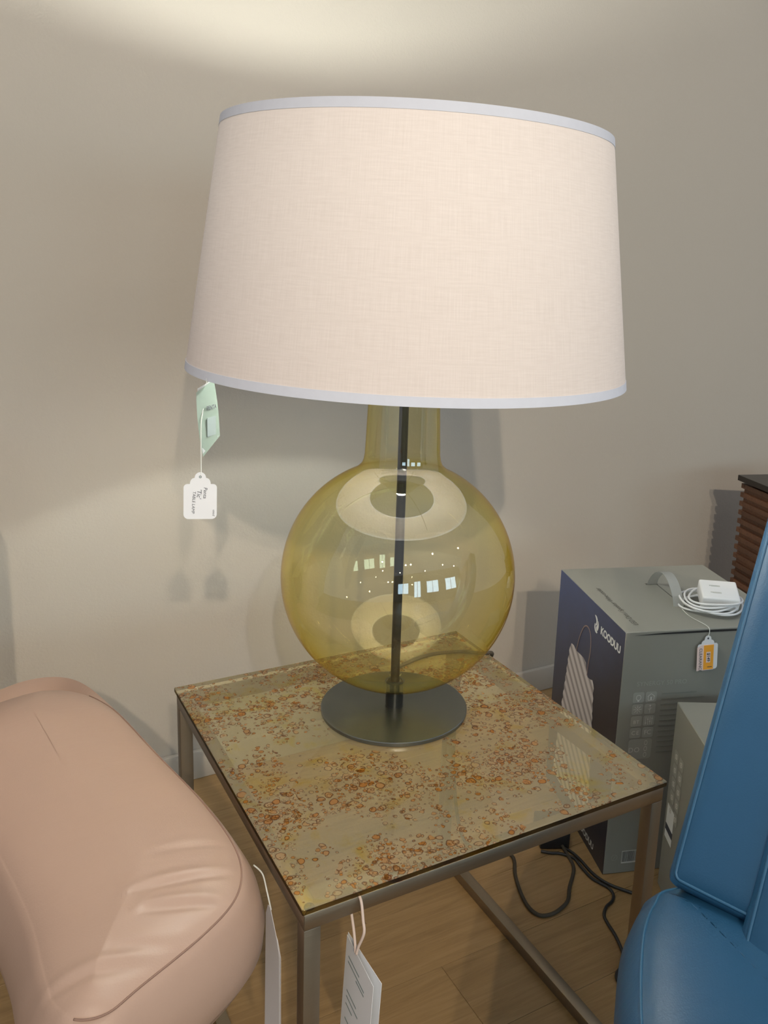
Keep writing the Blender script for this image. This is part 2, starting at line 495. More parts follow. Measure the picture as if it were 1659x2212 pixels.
M_strap = plain('translucent_white_strap', (0.62, 0.63, 0.60), 0.35, var=0.04)
M_orange = plain('orange_sticker', (0.95, 0.42, 0.03), 0.6, var=0.03)
M_pinksticker = plain('pale_pink_sticker', (0.86, 0.68, 0.62), 0.6, var=0.03)
M_printwhite = plain('white_print', (0.78, 0.82, 0.82), 0.6, var=0.03)
M_printgrey = plain('light_grey_print', (0.60, 0.61, 0.57), 0.6, var=0.06)
M_printfaint = plain('faint_grey_print', (0.335, 0.34, 0.305), 0.6, var=0.05)
M_printdark = plain('dark_box_print', (0.085, 0.085, 0.075), 0.6, var=0.08)
M_printsmall = plain('small_grey_print', (0.21, 0.217, 0.19), 0.6, var=0.06)
M_string = plain('white_cotton_string', (0.74, 0.76, 0.72), 0.9, var=0.06)

# ---------------------------------------------------------------- the room
WALL_Y = 1.077
fl = obj('floor', box(-4.5, 4.5, -6.4, WALL_Y + 0.1, -0.05, -0.004), None, M_plank); tag(fl, kind='structure')
rng = random.Random(5)
plank_w, plank_l = 0.152, 1.22
plank_me = box(0, plank_l - 0.0006, 0, plank_w - 0.0006, -0.004, 0, bev=0.0004, seg=1)
plank_me.materials.append(M_plank)
row = 0
y = WALL_Y - 0.002 - plank_w
while y > -1.2:
    off = (row * 0.47) % 1.0 * plank_l
    x = -1.9 - off
    while x < 2.6:
        if x + plank_l > -1.6:
            o = bpy.data.objects.new('plank', plank_me); COL.objects.link(o); o.parent = fl; o.location = (x, y, 0)
        x += plank_l
    y -= plank_w; row += 1

wb = obj('wall_back', box(-4.5, 4.5, WALL_Y, WALL_Y + 0.1, 0, 3.3), None, M_wall); tag(wb, kind='structure')
bb = obj('baseboard_back', to_mesh(box_bm(-4.5, 4.5, WALL_Y - 0.014, WALL_Y, 0, 0.072, bev=0.004)), None, M_base, smooth=40); tag(bb, kind='structure')
# the far side of the showroom, behind the camera: a wall with daylight windows (they mirror in the glass)
def window_glow(name, col, strength):
    m, nt, p, out = new_mat(name)
    v = mapping(nt)
    c = mixc(nt, noise(nt, v, 3, 3), col, tuple(x * 0.7 for x in col))
    nt.links.new(c, p.inputs['Emission Color']); p.inputs['Emission Strength'].default_value = strength
    p.inputs['Base Color'].default_value = (0.02, 0.02, 0.02, 1)
    return m
M_day = window_glow('daylight_pane', (0.62, 0.86, 1.0), 7.0)
M_frame = plain('window_frame_paint', (0.55, 0.56, 0.55), 0.5, var=0.03)
wf = obj('wall_front', box(-4.5, 4.5, -6.5, -6.4, 0, 3.3), None, M_wall); tag(wf, kind='structure')
for i, (x0, x1, z0, z1) in enumerate(((-3.6, -2.3, 1.0, 2.2), (-1.6, -0.9, 0.6, 2.3), (-0.2, 1.1, 1.0, 2.2), (2.0, 3.4, 1.0, 2.2))):
    w_ = obj('window_%d' % (i + 1), box(x0, x1, -6.40, -6.385, z0, z1), None, M_day); tag(w_, kind='structure')
    for nm, a in (('window_frame', (x0 - 0.06, x0, -6.40, -6.36, z0 - 0.06, z1 + 0.06)), ('window_frame', (x1, x1 + 0.06, -6.40, -6.36, z0 - 0.06, z1 + 0.06)),
                  ('window_frame', (x0, x1, -6.40, -6.36, z1, z1 + 0.06)), ('window_sill', (x0, x1, -6.40, -6.34, z0 - 0.06, z0)),
                  ('mullion', ((x0 + x1) / 2 - 0.02, (x0 + x1) / 2 + 0.02, -6.384, -6.36, z0, z1))):
        obj(nm, box(*a), w_, M_frame)

# ---------------------------------------------------------------- side table
TW, TD, K = 0.55, 0.574, 0.0205
T = empty('side_table', (0, 0, 0), 'square side table with rust-speckled glass top and brushed metal frame', 'table')
hx = TW / 2
FT = F - 0.0105                 # top of the frame
e = 0.003                       # frame sits a little inside the glass
X0, X1, Y0, Y1 = -hx + e, hx - e, e, TD - e
def top_material_mesh():
    me = to_mesh(box_bm(-hx, hx, 0, TD, F - 0.0085, F, bev=0.0012, seg=1))
    me.materials.append(M_speck); me.materials.append(M_edge); me.materials.append(M_clear)
    for p in me.polygons:
        p.material_index = 0 if p.normal.z > 0.6 else (2 if p.normal.z < -0.6 else 1)
    return me
tag(obj('glass_top', top_material_mesh(), T), 'rust and amber speckled glass top')
bm_pts = [(X0 + 0.010, Y0 + 0.010), (X1 - 0.010, Y0 + 0.010), (X1 - 0.010, Y1 - 0.010), (X0 + 0.010, Y1 - 0.010), (X0 + 0.010, 0.30)]
bump_me = lathe([(0, 0), (0.0062, 0), (0.0058, 0.0014), (0.004, 0.002), (0, 0.002)], 20)
for (x, y) in bm_pts: obj('bumper', bump_me, T, M_bumper, smooth=True, loc=(x, y, FT))
leg_me = to_mesh(box_bm(-K / 2, K / 2, -K / 2, K / 2, 0, FT - K, bev=0.0012, seg=2))
for x in (X0 + K / 2, X1 - K / 2):
    for y in (Y0 + K / 2, Y1 - K / 2): obj('leg', leg_me, T, M_steel, smooth=30, loc=(x, y, 0))

def mitred_rail(p0, p1, w, z0, z1, inward):
    """square tube from corner p0 to corner p1 on its outer line, mitred at 45 degrees"""
    p0, p1 = Vector(p0), Vector(p1); t = (p1 - p0).normalized(); n = Vector(inward)
    bm = bmesh.new()
    q = [p0, p1, p1 - t * w + n * w, p0 + t * w + n * w]
    vs = [bm.verts.new((v.x, v.y, z)) for z in (z0, z1) for v in q]
    for f in ((0, 3, 2, 1), (4, 5, 6, 7), (0, 1, 5, 4), (1, 2, 6, 5), (2, 3, 7, 6), (3, 0, 4, 7)): bm.faces.new([vs[i] for i in f])
    bmesh.ops.recalc_face_normals(bm, faces=bm.faces)
    bmesh.ops.bevel(bm, geom=list(bm.edges), offset=0.001, segments=2, profile=0.5, affect='EDGES')
    return to_mesh(bm)
for p0, p1, inn in (((X0, Y0), (X1, Y0), (0, 1)), ((X1, Y0), (X1, Y1), (-1, 0)), ((X1, Y1), (X0, Y1), (0, -1)), ((X0, Y1), (X0, Y0), (1, 0))):
    obj('top_rail', mitred_rail(p0, p1, K, FT - K, FT, inn), T, M_steel, smooth=30)
for xx in (X0, X1 - K):
    obj('floor_rail', to_mesh(box_bm(xx, xx + K, Y0 + K, Y1 - K, 0, K, bev=0.001)), T, M_steel, smooth=30)

# ---------------------------------------------------------------- table lamp
LX, LY = 0.0213, 0.353
L = empty('table_lamp', (LX, LY, F), 'lit table lamp with amber glass globe and wide white drum shade', 'lamp')
obj('base_plate', lathe([(0, 0.0006), (0.1164, 0.0006), (0.1174, 0.0016), (0.1174, 0.0064), (0.1164, 0.0074), (0, 0.0074)], 128), L, M_disc, smooth=30)
obj('hub', lathe([(0, 0.0074), (0.0142, 0.0074), (0.0142, 0.047), (0.0115, 0.050), (0, 0.050)], 40), L, M_bronze, smooth=30)
ZC, R = 0.2288, 0.1810
RN0, RN1 = 0.0565, 0.0500
prof = []
a0 = math.asin(0.016 / R)
ztop = math.sqrt(R * R - 0.072 ** 2)
for k in range(65):
    a = a0 + (PI - math.asin(0.072 / R) - a0) * k / 64
    prof.append((R * math.sin(a), ZC - R * math.cos(a)))
zj = ZC + ztop
for (r_, z_) in ((0.0655, 0.0055), (0.0610, 0.0105), (0.0585, 0.0170), (0.0570, 0.0260)): prof.append((r_, zj + z_))
zn = zj + 0.026
for k in range(1, 13): prof.append((0.0570 + (RN1 - 0.0570) * k / 12, zn + (0.585 - zn) * k / 12))
body = obj('glass_body', lathe(prof, 128), L, M_amber, smooth=True); tag(body, 'amber see-through blown glass globe with a straight neck')
obj('pole', lathe([(0, 0.050), (0.0073, 0.050), (0.0073, 0.600), (0, 0.600)], 32), L, M_bronze, smooth=30)
obj('collar', lathe([(0.0073, 0.538), (0.0088, 0.538), (0.0088, 0.549), (0.0073, 0.549)], 32, close=True), L, M_bronze, smooth=30)
obj('neck_cap', lathe([(0, 0.585), (0.051, 0.585), (0.051, 0.592), (0.012, 0.596), (0, 0.596)], 64), L, M_bronze, smooth=30)
# shade
SZ0, SR0, SZ1, SR1 = 0.5456, 0.3161, 0.8767, 0.2676
S = empty('shade', (0, 0, 0), None, None); S.parent = L
# the shade leans a hair on its fitting, as in the photograph
lean = Matrix.Translation((0, 0, ZC)) @ Matrix(((1, 0, 0.0053, 0), (0, 1, -0.0143, 0), (-0.0053, 0.0143, 1, 0), (0, 0, 0, 1))) @ Matrix.Translation((0, 0, -ZC))
def shade_mesh(z0, z1, out, thick, n=160, rows=1):
    def rad(z): return SR0 + (SR1 - SR0) * (z - SZ0) / (SZ1 - SZ0)
    bm = bmesh.new(); uv = bm.loops.layers.uv.new('UVMap')
    grid = []
    for side in (0, 1):
        g = []
        for j in range(rows + 1):
            z = z0 + (z1 - z0) * j / rows
            r = rad(z) + out - (thick if side else 0)
            g.append([bm.verts.new((r * math.cos(2 * PI * k / n), r * math.sin(2 * PI * k / n), z)) for k in range(n)])
        grid.append(g)
    def face(vs, uvs):
        f = bm.faces.new(vs)
        for lp, c in zip(f.loops, uvs): lp[uv].uv = c
    for k in range(n):
        k2 = (k + 1) % n; u0, u1 = k / n, (k + 1) / n
        for j in range(rows):
            v0, v1 = j / rows * 0.18, (j + 1) / rows * 0.18
            a, b = grid[0], grid[1]
            face((a[j][k], a[j][k2], a[j + 1][k2], a[j + 1][k]), ((u0, v0), (u1, v0), (u1, v1), (u0, v1)))
            if thick: face((b[j][k2], b[j][k], b[j + 1][k], b[j + 1][k2]), ((u1, v0), (u0, v0), (u0, v1), (u1, v1)))
        if thick:
            face((a[0][k2], a[0][k], b[0][k], b[0][k2]), ((u1, 0), (u0, 0), (u0, 0), (u1, 0)))
            face((a[rows][k], a[rows][k2], b[rows][k2], b[rows][k]), ((u0, 0.18), (u1, 0.18), (u1, 0.18), (u0, 0.18)))
    me = to_mesh(bm); me.transform(lean); return me
obj('shade_fabric', shade_mesh(SZ0 + 0.002, SZ1 - 0.002, 0.0, 0.0, rows=4), S, M_shade, smooth=True)
obj('trim_tape', shade_mesh(SZ0, SZ0 + 0.0115, 0.0007, 0.0020), S, M_trim, smooth=30)
obj('trim_tape', shade_mesh(SZ1 - 0.0115, SZ1, 0.0007, 0.0020), S, M_trim, smooth=30)
def spider():
    items = []
    z = 0.606
    for k in range(3):
        a = 0.6 + k * 2 * PI / 3
        r1 = SR0 + (SR1 - SR0) * (z - SZ0) / (SZ1 - SZ0) - 0.002
        items.append((tube([Vector((0.012 * math.cos(a), 0.012 * math.sin(a), z)), Vector((r1 * math.cos(a), r1 * math.sin(a), z))], 0.0022, 8), Matrix()))
    items.append((lathe([(0.010, z - 0.004), (0.024, z - 0.004), (0.024, z + 0.004), (0.010, z + 0.004)], 32, close=True), Matrix()))
    return join_meshes(items)
obj('shade_carrier', spider(), S, M_bronze, smooth=30)
obj('bulb_socket', lathe([(0, 0.596), (0.018, 0.596), (0.018, 0.618), (0.014, 0.622), (0, 0.622)], 32), L, M_bronze, smooth=30)
def bulb_mat(name, strength):
    m, nt, p, out = new_mat(name); v = mapping(nt)
    nt.links.new(mixc(nt, noise(nt, v, 5), (0.96, 0.99, 0.90), (0.97, 1.0, 0.93)), p.inputs['Emission Color'])
    p.inputs['Emission Strength'].default_value = strength
    return m
BU = empty('bulb', (0, 0, 0), None, None); BU.parent = L
obj('bulb_body', lathe([(0, 0.622), (0.013, 0.622), (0.015, 0.640), (0.024, 0.695), (0.031, 0.740), (0, 0.740)], 24), BU, bulb_mat('dim_bulb_body', 62.0), smooth=30)
obj('bulb_dome', lathe([(0, 0.7405), (0.031, 0.7405), (0.031, 0.750), (0.028, 0.764), (0.020, 0.775), (0.010, 0.7815), (0, 0.783)], 24), BU, bulb_mat('glowing_bulb_dome', 860.0), smooth=30)
# cord: out of the base, over the back right edge, down to the floor in a loop
cz = 0.004 - F
def fpt(x, y, z=cz): return (x - LX, y - LY, z)
cord_pts = [(0.045, 0.103, 0.0042), (0.09, 0.128, 0.0042), (0.15, 0.140, 0.0042), (0.205, 0.128, 0.0042), (0.236, 0.106, 0.0042), (0.2545, 0.100, 0.0042), (0.2600, 0.104, -0.004), (0.2605, 0.120, -0.020), (0.2600, 0.160, -0.035), (0.2585, 0.205, -0.08), (0.262, 0.222, -0.28), fpt(0.31, 0.560, -0.47), fpt(0.375, 0.520), fpt(0.390, 0.490),
            fpt(0.363, 0.444), fpt(0.343, 0.398), fpt(0.333, 0.358), fpt(0.338, 0.332), fpt(0.357, 0.323), fpt(0.382, 0.325), fpt(0.412, 0.337), fpt(0.439, 0.365), fpt(0.482, 0.405), fpt(0.498, 0.445), fpt(0.505, 0.492, cz + 0.010)]
obj('cord', tube(catmull(cord_pts, 8), 0.0036, 8), L, M_oldcord, smooth=True)

# ---------------------------------------------------------------- hang tags
def scallop(w, h, n=8):
    """tag outline, hole end at the top (y = 0 is the hole)"""
    pts = []
    top = h * 0.12
    hw = w / 2
    r3 = 0.006
    # start bottom left, ccw
    for a in range(180, 271, 18): pts.append((-hw + r3 + r3 * math.cos(math.radians(a)), -h + top + r3 + r3 * math.sin(math.radians(a))))
    for a in range(270, 361, 18): pts.append((hw - r3 + r3 * math.cos(math.radians(a)), -h + top + r3 + r3 * math.sin(math.radians(a))))
    side = []
    ys = -top * 1.25
    r_s = 0.0045
    for a in range(0, 91, 18): side.append((hw - r_s + r_s * math.cos(math.radians(a)), ys - r_s + r_s * math.sin(math.radians(a))))
    r_m = (hw - r_s - 0.0085) 
    cx, cy = 0.0085 - 0.001, ys
    for a in range(0, 91, 18): side.append((cx + r_m * 0.72 * math.cos(math.radians(a)), cy + 0.0075 * math.sin(math.radians(a))))
    for a in range(0, 91, 18): side.append((0.0068 * math.cos(math.radians(a)), -0.001 + 0.0068 * math.sin(math.radians(a))))
    pts += side
    pts += [(-x, y) for x, y in reversed(side)]
    out = []
    for p in pts:
        if not out or (abs(p[0] - out[-1][0]) + abs(p[1] - out[-1][1])) > 1e-5: out.append(p)
    return out

def placed(name, me, M, parent, mat, smooth=None):
    """mesh given in a face's own frame, put where the frame M says"""
    me.transform(M); return obj(name, me, parent, mat, smooth)

camdir = -_w
def facing_frame(pos, nrm, roll=0.0):
    n = Vector(nrm).normalized(); up = Vector((0, 0, 1)); x = up.cross(n).normalized(); y = n.cross(x)
    c, s = math.cos(roll), math.sin(roll)
    return frame_mat(pos, x * c + y * s, y * c - x * s)

# paper tag under the lampshade
rim = Vector((-0.290, 0.298, 0.5456 + F))
hole = Vector((-0.306, 0.272, 0.431 + F))
H = empty('price_tag', (hole.x, hole.y, hole.z), 'white scalloped paper tag with handwriting hanging under the lampshade', 'tag')
HM = facing_frame((0, 0, 0), (-0.28, -0.92, 0.12), math.radians(-1.0))
placed('card', poly_slab(scallop(0.0400, 0.0600), 0.0004), HM, H, M_paper)
placed('eyelet', lathe([(0.0008, 0.0005), (0.0017, 0.0005), (0.0017, 0.0009), (0.0008, 0.0009)], 16, close=True), HM, H, M_greyink)
def line_text(s, size, ox, oy, rot, M, parent, mat, shear=0.15, z=0.0007, spacing=1.0, align='LEFT', offset=0.0):
    me = text_mesh(s, size, align, spacing, offset, shear)
    return placed('lettering', me, M @ Matrix.Translation((ox, oy, z)) @ Matrix.Rotation(rot, 4, 'Z'), parent, mat)
line_text('Penta', 0.0062, 0.0062, -0.0130, -PI / 2 - 0.05, HM, H, M_ink)
line_text("'Tic'", 0.0075, -0.0010, -0.0150, -PI / 2 - 0.08, HM, H, M_ink)
line_text('TABLE LAMP', 0.0050, -0.0072, -0.0180, -PI / 2 - 0.06, HM, H, M_ink)
line_text('used', 0.0042, 0.0165, -0.0410, -PI / 2 - 0.05, HM, H, M_ink)
rel = lambda v: Vector(v) - hole
obj('string', tube(catmull([rel(rim + Vector((0.001, 0, 0.004))), rel((-0.2925, 0.293, 0.527 + F)), rel((-0.3015, 0.280, 0.500 + F)), rel((-0.3035, 0.276, 0.470 + F)), Vector((0.001, 0, 0.004)), Vector((0, 0, 0))], 6), 0.00055, 6), H, M_string, smooth=True)
# pale leaflet on the same rim
def leaflet():
    o0 = Vector((-0.2960, 0.2900, 0.5395 + F))
    root = empty('leaflet', o0, 'pale green folded leaflet hanging above the handwritten tag under the lampshade', 'leaflet')
    hgt = 0.0815
    right = Vector((0.72, 0.66, 0)).normalized()
    def sheet(shift, bow, wid, top_cut):
        bm = bmesh.new(); rows = []
        fold = right * -0.013 + Vector((-0.002, -0.004, 0))
        for j in range(11):
            t = j / 10
            r = []
            for i in range(7):
                s = i / 6
                x = right * (s * wid) + fold + Vector((0.0075 * t * t, 0.003 * t, -hgt * t * (1 - 0.10 * s) + 0.008 * s - top_cut * (1 - s)))
                x += Vector((-0.45, -0.85, 0)) * (bow * math.sin(PI * s) * (1 - t * 0.6) + shift * (1 - t))
                x += right * (0.006 * math.sin(PI * t) * s)
                r.append(bm.verts.new(x))
            rows.append(r)
        for a, b in zip(rows, rows[1:]):
            for i in range(6): bm.faces.new((a[i], a[i + 1], b[i + 1], b[i]))
        bmesh.ops.solidify(bm, geom=list(bm.faces), thickness=0.0003)
        bmesh.ops.recalc_face_normals(bm, faces=bm.faces)
        return to_mesh(bm)
    obj('front_sheet', sheet(0.001, 0.003, 0.040, 0.004), root, M_papergreen, smooth=40)
    obj('back_sheet', sheet(-0.006, -0.001, 0.036, 0.000), root, M_paper, smooth=40)
    nrm = Vector((-0.52, -0.80, 0.0))
    M0 = frame_mat(right * 0.008 + nrm.normalized() * 0.0062 + Vector((0.002, 0, -0.030)), right, (0, 0, 1))
    placed('printed_panel', box(-0.002, 0.018, -0.020, 0.004, 0, 0.0003), M0 @ Matrix.Translation((0, -0.012, 0.0012)), root, M_greyink)
    me = text_mesh('PENTA', 0.0074, 'CENTER', 1.0, 0.0002); placed('lettering', me, M0 @ Matrix.Translation((0.008, 0.004, 0.0016)) @ Matrix.Rotation(0, 4, 'Z'), root, M_ink)
leaflet()

# card on the front rail of the table
tz = F - 0.078
C1 = empty('price_card', (-0.211, -0.012, tz), 'white printed price card on a pink ribbon hanging from the front table rail', 'tag')
cdir = Vector((-0.006, -0.083, 0)).normalized()
MC = frame_mat(Vector((0.003, 0.038, 0)), cdir, (0.05, 0.0, 1))
def card_sheet(w, h): return poly_slab([(0, 0), (0, -h), (w, -h), (w, 0)], 0.0004)
# the frame's z axis decides which side faces the camera
placed('front_sheet', card_sheet(0.083, 0.14), MC @ Matrix.Translation((0, 0, -0.0002)), C1, M_paper)
placed('back_sheet', card_sheet(0.086, 0.14), frame_mat(Vector((0.0045, 0.038, 0.003)), Vector((0.0010, -0.083, 0)), (0.05, 0, 1)), C1, M_paper)
for k, (sx, sy, wd) in enumerate(((0.010, -0.022, 0.034), (0.010, -0.029, 0.05), (0.036, -0.034, 0.024), (0.012, -0.066, 0.03), (0.012, -0.074, 0.036), (0.012, -0.084, 0.02), (0.04, -0.092, 0.02), (0.012, -0.104, 0.03))):
    for zs in (-0.0007, 0.0006):
        pass
    placed('print_line', box(sx, sx + wd, sy, sy + 0.0016, 0.0003, 0.0006), MC, C1, M_greyink)
rib = [Vector((0.000, 0.006, 0.0)), Vector((0.001, 0.003, 0.012)), Vector((0.004, -0.004, 0.034)), Vector((0.005, 0.001, 0.047)), Vector((0.006, 0.010, 0.066)), Vector((0.006, 0.024, 0.068)), Vector((0.006, 0.036, 0.066)), Vector((0.006, 0.039, 0.045)), Vector((0.003, 0.020, 0.018)), Vector((0.000, 0.008, 0.0))]
M_ribbon = plain('pale_pink_ribbon', (0.62, 0.50, 0.43), 0.7, var=0.05)
obj('ribbon', tube(catmull(rib, 6), 0.0017, 8), C1, M_ribbon, smooth=True)

# ---------------------------------------------------------------- pink leather chair, left
def pink_chair():
    root = empty('armchair', (-0.44, 0.33, 0), 'pale pink leather chair with seamed rounded cushion left of the table', 'chair')
    ox, oy = -0.44, 0.33
    zt = F + 0.0
    outline = [(-0.620, 0.56), (-0.575, 0.655), (-0.490, 0.715), (-0.420, 0.690), (-0.378, 0.560), (-0.345, 0.390), (-0.319, 0.257), (-0.307, 0.155), (-0.312, 0.092), (-0.335, 0.047), (-0.380, 0.012), (-0.450, -0.025), (-0.486, -0.043), (-0.514, -0.036), (-0.530, -0.008), (-0.535, 0.04), (-0.542, 0.14), (-0.580, 0.35)]
    outline = [(x - ox, y - oy) for x, y in outline]
    creases = [((-0.435, 0.085), (-0.318, 0.082), 0.0045), ((-0.43, 0.055), (-0.345, 0.042), 0.0055), ((-0.40, 0.14), (-0.31, 0.135), 0.0025),
               ((-0.535, 0.005), (-0.43, -0.008), 0.0055), ((-0.54, -0.03), (-0.48, -0.045), 0.004), ((-0.47, 0.02), (-0.40, 0.005), 0.0025)]
    def disp(c):
        if c.z < zt - 0.004: return 0.0
        d = 0.0
        for (a, b, amp) in creases:
            ax, ay, bx, by = a[0] - ox, a[1] - oy, b[0] - ox, b[1] - oy
            vx, vy = bx - ax, by - ay; ll = vx * vx + vy * vy
            t = max(0, min(1, ((c.x - ax) * vx + (c.y - ay) * vy) / ll))
            qx, qy = ax + vx * t, ay + vy * t
            dist = math.hypot(c.x - qx, c.y - qy); sgn = (c.x - qx) * -vy + (c.y - qy) * vx
            prof_ = math.exp(-(dist / 0.006) ** 2) - 0.8 * math.exp(-((dist - 0.010 * (1 if sgn > 0 else -1)) / 0.007) ** 2)
            d -= amp * prof_ * math.sin(PI * min(1, 0.12 + t * 0.88)) * 0.55
        # far end rolls over and drops away
        far = max(0.0, c.y - (0.50 - oy))
        return d - 0.9 * far * far
    rings = [(0.05, zt - 0.115), (0.012, zt - 0.112), (-0.012, zt - 0.100), (-0.022, zt - 0.082), (-0.024, zt - 0.060), (-0.018, zt - 0.034), (-0.006, zt - 0.010), (0.0015, zt - 0.001), (0.0030, zt - 0.0008), (0.005, zt + 0.0022), (0.009, zt + 0.0050)]
    me, base = cushion(outline, rings, 0.016, inner=44, disp=disp, per=16, crown=(0.008, 0.016, 0.022), spine=((-0.440 - ox, 0.12 - oy), (-0.490 - ox, 0.54 - oy)))
    cu = obj('seat_cushion', me, root, M_pink, smooth=True)
    def drop(p): 
        far = max(0.0, p.y - (0.50 - oy)); return -0.9 * far * far
    seam = offset_ring(base, 0.0022)
    keep = [k for k, p in enumerate(seam) if p.x + ox > -0.514 and p.y + oy < 0.64]
    start = next(k for k in keep if (k - 1) % len(seam) not in keep)
    run = []; k = start
    while k % len(seam) in keep and len(run) < len(seam): run.append(seam[k % len(seam)]); k += 1
    obj('seam', tube([Vector((p.x, p.y, zt + 0.0001 + drop(p))) for p in run], 0.0011, 6), cu, M_pinkpipe, smooth=True)
    low = offset_ring(base, -0.004)
    obj('lower_piping', tube([Vector((p.x, p.y, zt - 0.1085 + drop(p))) for p in low], 0.0025, 6, True), cu, M_pink, smooth=True)
    # the tall back beyond the left edge of the picture, and the swivel foot
    bk = to_mesh(box_bm(-1.12 - ox, -0.578 - ox, 0.56 - oy, 0.70 - oy, F - 0.12, F + 0.40, bev=0.05, seg=5))
    obj('backrest', bk, root, M_pink, smooth=True)
    obj('seat_frame', to_mesh(box_bm(-0.50 - ox, -0.40 - ox, 0.16 - oy, 0.56 - oy, F - 0.155, F - 0.116, bev=0.01)), root, M_black, smooth=40)
    obj('column', lathe([(0, 0.03), (0.028, 0.03), (0.028, F - 0.155), (0, F - 0.155)], 32), root, M_steel, smooth=30, loc=(-0.45 - ox, 0.38 - oy, 0))
    obj('foot', lathe([(0, 0), (0.14, 0), (0.14, 0.016), (0.12, 0.026), (0.03, 0.034), (0, 0.034)], 64), root, M_walnut, smooth=30, loc=(-0.45 - ox, 0.38 - oy, 0))
    return root
pink_chair()
C2 = empty('price_card', (-0.2815, 0.085, F - 0.052), 'pale lilac price card hanging beside the pink leather cushion', 'tag')
M_lilac = plain('lilac_white_card', (0.66, 0.645, 0.66), 0.6, var=0.03)
MC2 = frame_mat((0, 0, 0), (0.10, -1, 0), (0, 0, 1))
placed('card', poly_slab([(-0.012, -0.020), (-0.016, -0.20), (0.026, -0.20), (0.025, -0.055), (0.018, -0.036), (0.0, -0.005), (-0.006, -0.005)], 0.0006), MC2, C2, M_lilac)
placed('folded_sheet', poly_slab([(-0.012, -0.024), (-0.016, -0.20), (0.021, -0.20), (0.020, -0.062), (0.012, -0.044)], 0.0006), MC2 @ Matrix.Translation((0, 0, -0.004)), C2, M_lilac)
obj('string', tube(catmull([Vector((0.002, 0.004, -0.012)), Vector((0.001, 0.016, 0.006)), Vector((0.002, 0.035, 0.016)), Vector((-0.004, 0.05, 0.02))], 6), 0.0010, 6), C2, M_string, smooth=True)

